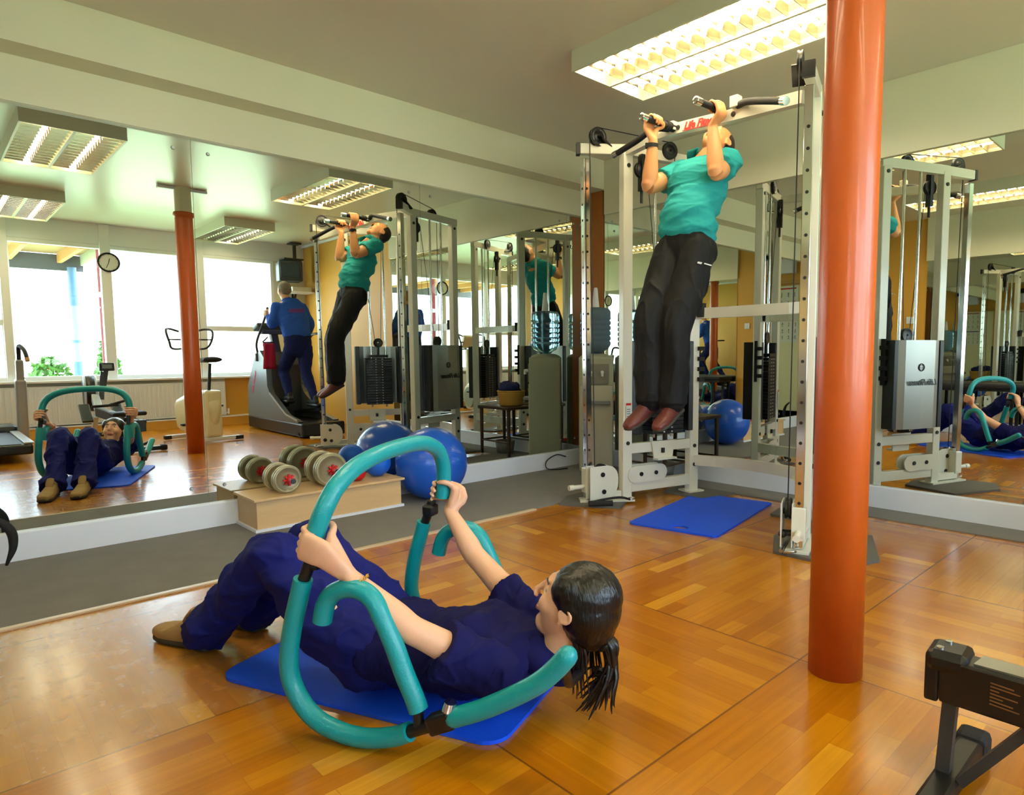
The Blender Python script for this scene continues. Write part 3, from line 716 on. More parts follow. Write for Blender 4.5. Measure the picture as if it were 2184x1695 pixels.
# ------------------------------------------------------------------ cable machine
cm = thing('cable_machine', 'tall white twin-tower cable machine with pull-up handles', 'cable machine', (3.75, 2.4, 0))
m_shroud = mat('silver_shroud', (168,170,168), .3, metal=.55); m_stack = mat('black_weight_plates', (22,23,27), .4, metal=.3)
m_lime = mat('label_white', (225,225,225), .5)
m_cable = mat('black_cable', (16,16,16), .45)
def tower(A, d, w, cs, ct, name, gs=.045):
    """A foot of the front upright, d direction front to rear, w towards the middle of the machine"""
    A, d, w = V3(A+(0,)), V3(d+(0,)).normalized(), V3(w+(0,)).normalized()
    def P(s, t, z): return A+d*s+w*t+ZZ*z
    L = .60
    part('front_upright', MB().bar(P(0,0,.02), P(0,0,2.40), .06, .075, up=d, bev=.005), m_white, cm)
    part('rear_upright', MB().bar(P(L,0,.02), P(L,0,2.38), .06, .08, up=d, bev=.005), m_white, cm)
    dc = (P(0,0,0)-P(cs,ct,0)).normalized(); c_ = P(cs,ct,2.405)
    tb0 = part('top_beam', MB().bar(P(0,0,2.405)-d*.02, P(L+.05,0,2.405), .055, .07, up=ZZ, bev=.005).bar(c_-dc*.05, P(0,0,2.405)+dc*.02, .054, .068, up=ZZ, bev=.005), m_white, cm)
    part('beam_cap', MB().bar(c_-dc*.075, c_-dc*.05, .06, .075, up=ZZ), m_black, tb0)
    part('middle_beam', MB().bar(P(.03,0,.378), P(L-.03,0,.378), .05, .07, up=ZZ, bev=.004), m_white, cm)
    part('lower_beam', MB().bar(P(.03,0,.108), P(L-.03,0,.108), .05, .075, up=ZZ, bev=.004), m_white, cm)
    part('foot_plate', MB().bar(P(cs,ct,.021)-(P(0,0,0)-P(cs,ct,0)).normalized()*.06, P(0,0,.021)+(P(0,0,0)-P(cs,ct,0)).normalized()*.06, .12, .012, up=ZZ), m_white, cm)
    part('foot_plate', MB().bar(P(L-.07,0,.02), P(L+.07,0,.02), .13, .012, up=ZZ), m_white, cm)
    # perforated chrome column on its lean
    a, b = P(cs, ct, .03), P(cs-.02, ct, 2.34)
    ccl = part('chrome_column', MB().bar(a, b, .045, .045, up=d, bev=.003), m_chrome, cm)
    hp = MB(); n = 20
    for i in range(n):
        q = a+(b-a)*(.06+.9*i/n)
        for nn in (w, -d): hp.cyl(q+nn*.0225, q+nn*.0235, .0085, n=12)
    part('adjustment_holes', hp, m_black, ccl)
    part('column_tie', MB().bar(P(cs,ct,.06), P(0,0,.06), .045, .05), m_white, cm)
    # pulley carriage low on the column
    sl = MB().bar(P(cs,ct,.075), P(cs,ct,.25), .07, .07, up=d, bev=.006)
    part('carriage_sleeve', sl, m_white, cm)
    dp = [(0,0),(.13,0)]+arc2(.13,.1,.1,-90,0,6)+arc2(.14,.14,.09,0,90,6)+[(.0,.23)]
    side = ct+gs
    for tt in (side, side+.055):
        part('pulley_guard', MB().plate(dp, P(cs-.045,tt,.04), d, ZZ, .006), m_white, cm)
    bo = MB()
    for (s_, z_) in ((.055,.21),(.065,.09)): bo.cyl(P(cs+s_,side-.006,z_), P(cs+s_,side+.066,z_), .0165, n=14)
    part('guard_bolts', bo, m_black, cm)
    part('low_pulley', MB().lathe(P(cs+.06,side+.0275,.225), [(.01,-.012),(.05,-.012),(.056,-.016),(.056,-.01),(.048,0),(.056,.01),(.056,.016),(.05,.012),(.01,.012)], w, 30), m_black, cm)
    part('carriage_handle', MB().cyl(P(cs-.03,ct,.12), P(cs-.12,ct,.12), .015).cyl(P(cs-.118,ct,.12), P(cs-.155,ct,.12), .019), m_white, cm)
    part('plunger_knob', MB().cyl(P(cs,ct+.03,.1), P(cs,ct+.075,.1), .007).sphere(P(cs,ct+.08,.1), .022, n=16, m=10), m_black, cm)
    # weight stack
    st = MB(); n = 18; z0, z1 = .47, 1.0
    for i in range(n):
        zz = z0+(z1-z0)*(i+.5)/n; st.bar(P(.19,-.005,zz), P(.47,-.005,zz), .13, (z1-z0)/n*.86, up=ZZ)
    st.bar(P(.23,-.005,1.02), P(.43,-.005,1.02), .13, .03, up=ZZ)
    wst = part('weight_stack', st, m_stack, cm)
    dots = MB()
    for i in range(n):
        zz = z0+(z1-z0)*(i+.5)/n
        for s_ in (.295,.365): dots.bar(P(s_-.006,.0605,zz), P(s_+.006,.0605,zz), .002, .008, up=ZZ)
    part('weight_numbers', dots, m_lime, wst)
    part('guide_rod', MB().cyl(P(.25,-.005,.44), P(.25,-.005,2.38), .011, n=14), m_chrome, cm)
    part('guide_rod', MB().cyl(P(.41,-.005,.44), P(.41,-.005,2.38), .011, n=14), m_chrome, cm)
    part('stack_pulley', MB().lathe(P(.33,0,1.17), [(.01,-.012),(.045,-.012),(.052,-.016),(.052,.016),(.045,.012),(.01,.012)], w, 30).bar(P(.33,0,1.03), P(.33,0,1.17), .02, .02), m_black, cm)
    # shroud on the outer side
    so = -.105
    sh = MB()
    pr = [(.08,so+.03),(.12,so-.012),(.18,so-.03),(.33,so-.04),(.48,so-.03),(.54,so-.012),(.58,so+.03)]
    for (s0,t0),(s1,t1) in zip(pr[1:-1], pr[2:-1]): sh._a([P(s0,t0,.475),P(s1,t1,.475),P(s1,t1,1.13),P(s0,t0,1.13),P(s0,t0+.004,.475),P(s1,t1+.004,.475),P(s1,t1+.004,1.13),P(s0,t0+.004,1.13)], [(0,1,2,3),(7,6,5,4),(0,4,5,1),(3,2,6,7),(0,3,7,4),(1,5,6,2)], False)
    shr = part('silver_shroud', sh, m_shroud, cm)
    for s0 in (.07,.53):
        part('black_side_panel', MB().bar(P(s0+.03,so+.06,.475), P(s0+.03,so+.06,1.13), .16, .045, up=d, bev=.006), m_black, cm)
    # lettering and round emblem on the shroud: read from outside
    fl = 1 if (d.cross(ZZ)).dot(-w) > 0 else -1
    ux = d*fl; s0 = .17 if fl > 0 else .5
    tb = text_mb('Life Fitness', .062, P(s0,so-.043,.80), ux, ZZ, .002, shear=.35, bold=.0015)
    em = MB().ring(P(.33,so-.043,.93), w, .026, .0035, 26, 6)
    for k in (-1,0,1): em.bar(P(.33-.022,so-.044,.93+k*.012), P(.33+.022,so-.044,.93+k*.012), .003, .004)
    part('shroud_lettering', tb.add(em) or tb, m_black, shr)
    # tray with selector
    tr = MB().plate([(-.1,.06),(.1,.06),(.08,-.075),(-.08,-.075)], P(.3,.04,.36), d, ZZ, .012).plate([(-.085,0),(.085,0),(.085,.012),(-.085,.012)], P(.3,.065,.29), d, ZZ, .06)
    part('selector_tray', tr, m_white, cm)
    part('selector_knob', MB().bar(P(.29,.05,.335), P(.29,.05,.37), .024, .02), m_black, cm)
    lg = [(-.12,-.06),(.12,-.06)]+arc2(.11,.0,.06,-50,90,6)+arc2(-.11,.0,.06,90,230,6)
    part('base_pulley_guard', MB().plate(lg, P(.17,.035,.195), d, ZZ, .008).plate(lg, P(.17,-.035,.195), d, ZZ, .008), m_white, cm)
    part('guard_bolts', MB().cyl(P(.11,-.045,.195), P(.11,.046,.195), .015).cyl(P(.24,-.045,.195), P(.24,.046,.195), .015), m_black, cm)
    # top pulleys
    def wheel(s, t, z, r=.062):
        return MB().lathe(P(s,t,z), [(.008,-.01),(r*.5,-.012),(r*.52,-.008),(r*.86,-.009),(r,-.014),(r,-.008),(r*.9,0),(r,.008),(r,.014),(r*.86,.009),(r*.52,.008),(r*.5,.012),(.008,.01)], w, 36)
    part('top_pulley', wheel(cs+.05,ct+.05,2.48), m_black, cm)
    part('pulley_fork', MB().bar(P(cs+.05,ct+.07,2.48), P(cs+.15,ct+.07,2.41), .05, .008).bar(P(cs+.05,ct+.03,2.48), P(cs+.15,ct+.03,2.41), .05, .008), m_black, cm)
    part('top_pulley', wheel(.1,.04,2.28,.055), m_black, cm)
    part('top_pulley', wheel(.34,.04,2.44,.058), m_black, cm)
    part('pulley_hanger', MB().bar(P(.1,.04,2.38), P(.1,.04,2.14), .045, .03, up=d).cyl(P(.1,.04,2.14), P(.1,.04,2.06), .01), m_black, cm)
    cb = MB()
    x_ = cs+.01
    cb.tube([P(cs-.012,ct+.05,2.48), P(cs+.01,side+.0275,.22)], .0035, 6, sub=1)
    cb.tube([P(cs+.05,ct+.05,2.543), P(.34,.03,2.5)], .0035, 6, sub=1)
    cb.tube([P(.395,.03,2.44), P(.36,0,1.17)], .003, 6, sub=1).tube([P(.155,.03,2.28), P(.3,0,1.17)], .003, 6, sub=1)
    part('cable', cb, m_cable, cm)
    bl = MB()
    for (s_, z_) in ((0,2.3),(L,2.34),(L,.36),(L,.22),(0,.42)): bl.cyl(P(s_,.03,z_), P(s_,.037,z_), .014, n=12); bl.cyl(P(s_,-.037,z_), P(s_,-.03,z_), .014, n=12)
    part('frame_bolts', bl, m_black, cm)
    return P
P1 = tower((3.50,2.99), (.967,-.254), (-.254,-.967), -.237, -.113, 'left')
P2 = tower((3.47,1.65), (.923,.384), (-.384,.923), -.275, .017, 'right', .03)
# warning label on the left front upright
lb = MB().box(P1(0,.0385,.0)+V3((0,0,.63)), (.001,.001,.001))
lb = MB().bar(P1(0,.0382,.52), P1(0,.0382,.70), .04, .001, up=(-.254,-.967,0))
part('warning_label', lb, m_paper, cm)
part('label_band', MB().bar(P1(0,.039,.685), P1(0,.039,.70), .04, .001, up=(-.254,-.967,0)), m_red, cm)
li = MB()
for k in range(9): li.bar(P1(-.014,.0392,.53+k*.016), P1(.014,.0392,.53+k*.016), .001, .004)
part('label_print', li, m_darkgrey, cm)
# pull-up crossbar from left tower to right tower
bar_pts = [V3((3.50,2.99,2.395)), V3((3.45,2.80,2.40)), V3((3.385,2.62,2.395)), V3((3.355,2.45,2.385)), V3((3.30,2.0,2.345)), V3((3.235,1.6,2.31))]
mbx = MB()
cp = catmull(bar_pts, 4)
for i in range(len(cp)-1):
    mbx.bar(cp[i], cp[i+1]+(cp[i+1]-cp[i])*.02, .05, .062, up=ZZ)
part('pull_up_bar', mbx, m_white, cm)
def on_bar(y):
    for a, b in zip(bar_pts, bar_pts[1:]):
        if b.y <= y <= a.y: return a+(b-a)*((a.y-y)/(a.y-b.y))
m_life = mat('red_lettering', (200,34,24), .45)
bd = (on_bar(2.05)-on_bar(2.42)).normalized(); bn = V3((-1,-.12,0)).normalized()
tx = text_mb('Life Fitness', .058, on_bar(2.39)+V3((-.0275,0,-.02)), bd, ZZ, .002, shear=.4, bold=.002)
part('bar_lettering', tx.add(MB().bar(on_bar(2.4)+V3((-.0285,0,-.026)), on_bar(2.12)+V3((-.0285,0,-.026)), .002, .004)) or tx, m_life, cm)
part('bar_bolts', MB().cyl(on_bar(2.435)+V3((-.03,0,0)), on_bar(2.435)+V3((-.022,0,0)), .014).cyl(on_bar(2.03)+V3((-.03,0,0)), on_bar(2.03)+V3((-.022,0,0)), .014), m_black, cm)
for yg, sg, zg in ((2.475, 1, 2.392), (2.105, -1, 2.385)):
    b0 = on_bar(yg)
    part('grip_bracket', MB().box(b0+(V3((-.035,.0,.012)) if sg > 0 else V3((-.045,-.095,.05))), (.05,.05,.05) if sg > 0 else (.05,.05,.06), bev=.004), m_white, cm)
    base = V3((b0.x-.05, yg, zg))
    part('inner_grip', MB().cyl(base, V3((3.075, yg+.01, zg)), .0185, n=18).cyl(base+V3((.03,0,0)), base+V3((-.05,0,0)), .026, n=18), m_rubber, cm)
    part('grip_cap', MB().cyl(V3((3.085, yg+.01, zg)), V3((3.045, yg+.01, zg)), .021, n=18).sphere((3.045, yg+.01, zg), .021, (.45,1,1), 18, 10), m_chrome, cm)
    o1 = V3((b0.x-.03, yg+sg*.03, zg+.0))
    if sg > 0: pts = [o1, V3((3.30,2.60,2.405)), V3((3.31,2.74,2.37)), V3((3.31,2.9,2.33))]
    else: pts = [V3((3.275,2.0,2.385)), V3((3.235,1.93,2.375)), V3((3.19,1.82,2.34)), V3((3.12,1.66,2.28))]
    part('outer_grip', MB().tube(pts, .0185, 16, sub=4), m_rubber, cm)
    dd = (pts[-1]-pts[-2]).normalized(); part('grip_cap', MB().cyl(pts[-1], pts[-1]+dd*.035, .021, n=18), m_chrome, cm)
# cross members between the two rear uprights
ra, rb = P1(.60,0,0), P2(.60,0,0)
hb_ = MB(); q = catmull([ra+ZZ*1.33, ra+(rb-ra)*.2+V3((.03,0,1.33)), ra+(rb-ra)*.5+V3((.035,0,1.33)), ra+(rb-ra)*.8+V3((.03,0,1.33)), rb+ZZ*1.33], 3)
for i in range(len(q)-1): hb_.bar(q[i], q[i+1], .04, .075, up=ZZ)
part('cross_member', hb_, m_white, cm)
lb_ = MB(); q = catmull([ra+ZZ*.25, ra+(rb-ra)*.25+V3((.085,0,.25)), ra+(rb-ra)*.5+V3((.11,0,.25)), ra+(rb-ra)*.75+V3((.085,0,.25)), rb+ZZ*.25], 4)
for i in range(len(q)-1): lb_.bar(q[i], q[i+1], .04, .075, up=ZZ)
part('cross_member', lb_, m_white, cm)
part('storage_hook', MB().cyl(ra+V3((-.0,-.07,1.30)), ra+V3((-.0,-.07,1.40)), .032, .036, 16).bar(ra+V3((0,-.03,1.35)), ra+V3((0,-.09,1.35)), .03, .03), m_rubber, cm)
hk = MB()
for k in range(4): hk.box(P2(.60,-.05,.85+k*.075), (.05,.05,.03), rz=.36)
part('accessory_rack', hk.bar(P2(.60,-.045,.8), P2(.60,-.045,1.14), .03, .02, up=(1,0,0)), m_rubber, cm)
hk = MB()
for k in range(4): hk.box(P1(.645,.03,.85+k*.075), (.05,.05,.03), rz=-.25)
part('accessory_rack', hk.bar(P1(.64,.0,.8), P1(.64,.0,1.14), .03, .02, up=(0,1,0)), m_rubber, cm)
part('red_sticker', MB().bar(P1(-.12,-.03,2.425), P1(-.06,.0,2.425), .001, .016), m_red, cm)
# strap handle lying on the left pad
t = thing('cable_attachment', 'black stirrup handle lying on the pad by the left tower', 'attachment', (3.3,2.98,.015))
part('strap', MB().tube([V3((3.2,3.06,.03)), V3((3.3,3.0,.05)), V3((3.4,2.95,.055)), V3((3.45,2.90,.04))], .008, 8), m_rubber, t)
part('grip', MB().cyl((3.17,3.03,.035), (3.3,2.93,.035), .019, n=14), m_rubber, t)
part('clip', MB().ring((3.45,2.89,.05), (.4,.3,.8), .02, .004, 16, 6), m_chrome, t)
single('cable_attachment', MB().ring((3.12,1.56,.03), (.2,.3,1), .028, .007, 20, 8).cyl((3.1,1.6,.03), (3.16,1.62,.035), .01), m_steel, 'small metal D-shaped handle on the pad by the right tower', 'attachment')
t = thing('ankle_strap', 'red strap lying on the floor behind the left tower foot', 'strap', (3.62,3.15,.0))
part('strap_loop', MB().bar((3.5,3.22,.03),(3.62,3.18,.03),.05,.025).bar((3.62,3.18,.03),(3.74,3.12,.03),.04,.03), m_red, t)

# ------------------------------------------------------------------ water cooler in the corner
c0 = V3((4.3, 4.02, 0)); Rz = Matrix.Rotation(radians(45), 3, 'Z')
def Q(x, y, z): return c0+Rz@V3((x, y, 0))+ZZ*z     # local -x faces the camera corner
t = thing('water_cooler', 'grey floor-standing water cooler in the far corner behind the left tower', 'water cooler', c0)
m_cool = mat('cooler_grey', (176,172,152), .4); m_cool2 = mat('cooler_side', (158,160,136), .5)
part('cabinet', MB().box(Q(0,0,.51), (.30,.30,1.0), R=Rz, bev=.015), m_cool2, t)
part('front_panel', MB().box(Q(-.151,0,.4), (.012,.285,.72), R=Rz, bev=.006), m_cool, t)
part('tap_recess', MB().box(Q(-.152,0,.86), (.02,.22,.18), R=Rz, bev=.01), mat('cooler_recess', (120,118,104), .5), t)
for s in (-.05,.05): part('tap', MB().cyl(Q(-.165,s,.88), Q(-.2,s,.88), .014).cyl(Q(-.195,s,.89), Q(-.195,s,.845), .01), m_lime, t)
part('drip_tray', MB().box(Q(-.175,0,.615), (.07,.24,.03), R=Rz, bev=.008), m_grey, t)
part('collar', MB().lathe(Q(0,0,1.0), [(.145,0),(.135,.02),(.10,.035),(.07,.04)]), m_cool2, t)
m_bottle = bpy.data.materials.new('water_bottle_blue'); m_bottle.use_nodes = True
_q = NT(m_bottle); _b = _q.b; _b.inputs['Base Color'].default_value = lin((158,204,232)); _b.inputs['Roughness'].default_value = .06
_b.inputs['Transmission Weight'].default_value = .8; _b.inputs['IOR'].default_value = 1.12
pr = [(.05,0),(.07,.02),(.11,.04),(.132,.075),(.134,.09)]
for k in range(5):
    z = .1+k*.045; pr += [(.135,z),(.125,z+.009),(.125,z+.014),(.135,z+.022)]
pr += [(.134,.34),(.132,.37),(.115,.395),(.05,.405),(.001,.405)]
bt = thing('water_bottle', 'upturned blue plastic water bottle on top of the water cooler', 'water bottle', Q(0,0,1.04))
part('bottle_shell', MB().lathe(Q(0,0,1.04), pr, n=48), m_bottle, bt)
part('bottle_neck', MB().cyl(Q(0,0,1.0), Q(0,0,1.06), .03), m_bottle, bt)
cpz = thing('paper_cup', 'white paper cones stacked upside down on the water bottle', 'paper cup', Q(0,0,1.446))
part('cone', MB().lathe(Q(.0,0,1.446), [(.032,0),(.03,.02),(.018,.15),(.014,.17),(.001,.171)], n=24), m_lime, cpz)
single('power_cable', MB().tube([V3((4.2,4.305,.10)), V3((4.08,4.30,.13)), V3((3.95,4.29,.09)), V3((3.93,4.27,.03)), V3((4.0,4.23,.014)), V3((4.12,4.2,.014))], .005, 8), m_black, 'black cable looping against the skirting beside the water cooler', 'cable')

# low table with basket, and waste bin
t = thing('low_table', 'small dark brown wooden table between the left tower and the mirror corner', 'table', (4.33,3.38,0))
m_dk = mat('dark_stained_wood', (66,44,28), .45, noise_s=8, noise_a=.2)
part('table_top', MB().box((4.33,3.38,.495), (.36,.5,.03), bev=.008), m_dk, t)
for x in (4.18,4.48):
    for y in (3.16,3.6): part('leg', MB().cyl((x,y,.006), (x,y,.48), .016, .02, 12), m_dk, t)
part('stretcher', MB().cyl((4.18,3.16,.15),(4.18,3.6,.15),.009).cyl((4.48,3.16,.15),(4.48,3.6,.15),.009).cyl((4.18,3.16,.15),(4.48,3.16,.15),.009), m_dk, t)
t = thing('wicker_basket', 'woven straw basket on the low dark table', 'basket', (4.34,3.45,.512))
pr = []
for k in range(9): pr += [(.115+.003*k+(.003 if k % 2 else 0), .012+k*.016)]
part('basket_wall', MB().lathe((4.34,3.45,.51), [(.001,.004),(.11,.004)]+pr+[(.13,.15),(.12,.145)], n=40), mat('straw', (196,150,62), .7, noise_s=60, noise_a=.3), t)
part('basket_rim', MB().ring((4.34,3.45,.66), (0,0,1), .137, .009, 40, 8), MATS['straw'], t)
mb = MB(); random.seed(5)
for k in range(14): mb.sphere((4.34+random.uniform(-.06,.06), 3.45+random.uniform(-.06,.06), .66+random.uniform(0,.06)), random.uniform(.04,.07), (1,1,.7), 14, 8)
me = fuse(mb, .012, 3); wrinkle(me, .012, 16, seed=3)
o = bpy.data.objects.new('folded_cloth', me); COL.objects.link(o); me.materials.clear(); me.materials.append(mat('navy_cloth', (22,32,92), .85)); recenter(o)
tag(o, 'crumpled dark blue cloth heaped in the wicker basket', 'cloth')
t = thing('waste_bin', 'grey patterned waste bin on the floor under the low table', 'bin', (4.36,3.32,0))
part('bin_body', MB().lathe((4.36,3.32,.008), [(.001,0),(.085,0),(.105,.13),(.1,.13),(.08,.01)], n=28), mat('bin_grey', (120,120,116), .5, noise_s=25, noise_a=.4), t)

# ------------------------------------------------------------------ padded bench along the wall behind the camera
t = thing('padded_bench', 'long black padded bench along the mirror behind the camera', 'bench', (-.18,1.9,0))
part('bench_pad', MB().box((-.18,1.85,.625), (.38,2.1,.06), bev=.02), m_rubber, t)
part('bench_rail', MB().box((-.18,1.85,.58), (.34,2.05,.03)), m_black, t)
for x in (-.32,-.04):
    for y in (.95,1.85,2.75): part('leg', MB().bar((x,y,.005),(x,y,.57),.035,.035), m_black, t)
t = thing('step_platform', 'low black step with a chrome front edge, just inside the left edge of the picture', 'step', (.05,3.02,0))
part('platform', MB().box((-.08,3.04,.05), (.36,.3,.09), bev=.015), m_black, t)
part('chrome_edge', MB().box((.1,3.05,.085), (.03,.3,.035), bev=.012), m_chrome, t)
single('rubber_tube', MB().tube([V3((.08,4.12,.31)), V3((.21,4.14,.275)), V3((.28,4.15,.21)), V3((.29,4.16,.12)), V3((.26,4.17,.03))], .016, 10, rad=[.01,.016,.021,.017,.006]), m_rubber, 'curved dark rubber band hanging at the left edge in front of the white skirting', 'band')

# ------------------------------------------------------------------ rowing machine
t = thing('rowing_machine', 'rowing machine with black rail end by the bottom right corner and flywheel by the windows', 'rowing machine', (1.62,-.4,0))
ra_, rb_ = V3((1.69,.45,.285)), V3((1.56,-1.0,.36))
part('seat_rail', MB().bar(ra_, rb_, .075, .105, up=ZZ, bev=.006), m_black, t)
part('rail_top', MB().bar(ra_+V3((0,-.07,.056)), rb_+V3((0,0,.056)), .06, .008, up=ZZ), mat('rail_alloy', (150,150,142), .35, metal=.7), t, label='bare metal top of the rail')
part('end_cap', MB().box(ra_+V3((.004,-.01,.045)), (.098,.09,.05), rz=radians(5), bev=.016).box(ra_+V3((.002,.02,0)), (.084,.03,.112), rz=radians(5), bev=.006), m_black, t)
part('cap_screws', MB().cyl(ra_+V3((-.02,.005,.068)), ra_+V3((-.02,.005,.074)), .008).cyl(ra_+V3((.028,.0,.068)), ra_+V3((.028,.0,.074)), .008), m_chrome, t)
lp = MB(); side = V3((-.039,0,0))
for k in range(7): lp.bar(ra_+V3((-.047,-.105,.035-k*.008)), ra_+V3((-.052,-.105-.045-(k*37 % 5)*.008,.035-k*.008)), .001, .0028)
part('rail_label', lp, mat('label_brown_print', (132,92,60), .6), t)
fx_ = 1.68
part('rear_leg', MB().bar((fx_,.43,.24), (fx_,.44,.05), .026, .03, up=(0,1,0)), m_darkgrey, t)
part('leg_brace', MB().bar((fx_-.01,.27,.235), (fx_-.01,.40,.05), .022, .026, up=(1,0,0)), m_darkgrey, t)
part('rear_foot', MB().bar((1.44,.43,.035), (1.9,.43,.035), .06, .045, up=ZZ, bev=.01), m_black, t)
part('foot_cap', MB().bar((1.86,.43,.036), (1.93,.43,.036), .075, .062, up=ZZ, bev=.016), m_rubber, t)
fc = V3((1.545,-1.38,.57))
ax = V3((1,.1,0)).normalized()
part('flywheel_housing', MB().lathe(fc, [(.02,-.07),(.18,-.07),(.225,-.045),(.225,.045),(.18,.07),(.02,.07)], ax, 40), m_black, t)
part('flywheel_rim', MB().ring(fc+ax*.055, ax, .215, .014, 44, 8).ring(fc-ax*.055, ax, .215, .014, 44, 8), mat('light_blue_grey', (186,198,214), .4), t, label='pale rim of the flywheel')
part('chain_beam', MB().bar(V3((1.56,-1.0,.40)), V3((1.56,-1.3,.62)), .08, .09, bev=.01).bar((1.56,-1.2,.30), (1.56,-1.42,.06), .05, .06), MATS['light_blue_grey'], t)
part('front_foot', MB().bar((1.28,-1.45,.04), (1.84,-1.45,.04), .06, .05, bev=.01), m_black, t)
part('monitor_arm', MB().bar((1.62,-1.15,.5), (1.66,-1.2,.84), .03, .05, up=(1,0,0)).bar((1.65,-1.2,.62), (1.69,-1.2,.86), .06, .05, up=(1,0,0)), m_black, t)
part('monitor', MB().box((1.70,-1.18,.9), (.16,.05,.1), bev=.012), m_black, t)
part('monitor_screen', MB().box((1.70,-1.152,.905), (.1,.006,.05)), mat('lcd_green', (110,122,110), .3), t)
part('rower_handle', MB().cyl((1.46,-.78,.44), (1.72,-.76,.45), .016).cyl((1.60,-.78,.44), (1.80,-.74,.5), .015), m_rubber, t)
for s in (-.16,.16): part('footrest', MB().box((1.57+s,-.86,.36), (.11,.3,.03), R=Matrix.Rotation(radians(-40),3,'X'), bev=.01), m_black, t)
part('rower_seat', MB().box((1.655,.06,.4), (.32,.24,.045), bev=.018).box((1.655,.06,.37), (.1,.2,.04)), m_rubber, t)

# ------------------------------------------------------------------ treadmill
t = thing('treadmill', 'treadmill with a pale upright and a long black running deck by the windows', 'treadmill', (.5,-.45,0))
m_tm = mat('treadmill_silver', (176,176,178), .35, metal=.3)
part('running_deck', MB().box((.47,-.35,.13), (.64,1.5,.1), bev=.02), m_black, t)
part('running_belt', MB().box((.47,-.33,.183), (.46,1.4,.008)), mat('belt_dark_blue', (40,46,66), .6), t)
for x in (.2,.76): part('side_rail', MB().box((x,-.35,.19), (.08,1.46,.02), bev=.006), m_tm, t)
part('motor_cover', MB().box((.47,-1.2,.16), (.68,.4,.2), bev=.05), m_darkgrey, t)
for x in (.1,.84):
    mb = MB().bar((x,-.98,.1), (x,-.9,.78), .1, .13, up=(0,1,0), bev=.02).bar((x,-.9,.76), (x,-.86,1.0), .07, .09, up=(0,1,0), bev=.015)
    part('upright', mb, m_tm, t)
    part('hand_rail', MB().tube([V3((x,-.88,.85)), V3((x,-.86,1.06)), V3((x,-.78,1.15)), V3((x+(.02 if x > .5 else -.02),-.55,1.10)), V3((x+(.03 if x > .5 else -.03),-.45,1.02))], .02, 12), m_rubber, t)
    part('rail_tip', MB().cyl((x+(.03 if x > .5 else -.03),-.45,1.02), (x+(.032 if x > .5 else -.032),-.435,.985), .021), mat('tan_tip', (206,152,96), .5), t)
part('console', MB().box((.38,-.92,1.2), (.5,.14,.24), R=Matrix.Rotation(radians(-35),3,'X'), bev=.03), m_darkgrey, t)
part('console_display', MB().box((.38,-.86,1.26), (.34,.02,.1), R=Matrix.Rotation(radians(-35),3,'X')), mat('lcd_green', (110,122,110), .3), t)

# ------------------------------------------------------------------ exercise bike
m_cream = mat('cream_plastic', (226,216,176), .35, coat=.2)
bk = V3((2.47,-.12,0)); t = thing('exercise_bike', 'cream upright exercise bike standing behind the orange column', 'exercise bike', bk)
mb = MB().loft([(V3((2.36,-.55,.3)), .09,.2),(V3((2.42,-.35,.33)), .1,.24),(V3((2.47,-.12,.33)), .105,.26),(V3((2.5,.06,.3)), .1,.24)], n=24, e=4)
part('bike_body', mb.box((2.49,.02,.34), (.2,.24,.56), rz=-.2, bev=.03), m_cream, t)
part('flywheel_disc', MB().cyl((2.36,-.22,.32), (2.60,-.26,.32), .17, n=36), mat('bike_disc', (150,158,130), .4), t)
part('saddle_post', MB().cyl((2.5,.0,.58), (2.52,.03,.94), .018), m_black, t)
part('saddle', MB().loft([(V3((2.46,-.16,.975)), .035,.025),(V3((2.49,-.05,.98)), .05,.03),(V3((2.53,.08,.985)), .11,.035),(V3((2.54,.12,.985)), .1,.03)], n=20), m_rubber, t)
part('handlebar_post', MB().bar((2.40,-.5,.5), (2.42,-.5,1.12), .07, .08, bev=.01), m_cream, t)
part('bike_console', MB().box((2.45,-.47,1.24), (.2,.08,.22), R=Matrix.Rotation(radians(-25),3,'X'), bev=.02), m_cream, t)
for s in (-1,1):
    part('handlebar', MB().tube([V3((2.43+s*.02,-.5,1.12)), V3((2.43+s*.18,-.44,1.12)), V3((2.43+s*.23,-.36,1.2)), V3((2.43+s*.255,-.38,1.33)), V3((2.43+s*.2,-.48,1.36)), V3((2.43+s*.09,-.5,1.33))], .013, 10).cyl((2.43+s*.08,-.47,1.23),(2.43+s*.24,-.38,1.23),.009), m_darkgrey, t)
part('front_foot', MB().bar((2.14,-.5,.04), (2.62,-.56,.04), .05, .045, bev=.01), m_lime, t); part('rear_foot', MB().bar((2.22,.14,.04), (2.8,.08,.04), .05, .045, bev=.01), m_lime, t)
part('foot_ends', MB().bar((2.12,-.5,.035), (2.2,-.51,.035), .06, .05, bev=.01).bar((2.74,.085,.035), (2.84,.07,.035), .06, .05, bev=.01), m_black, t)
for s, z in ((-1,.2),(1,.42)): part('pedal', MB().box((2.47+s*.17,-.2+s*.05,z), (.1,.09,.03), bev=.008).bar((2.47+s*.12,-.23,.32), (2.47+s*.12,-.2+s*.05,z), .02, .02), m_black, t)

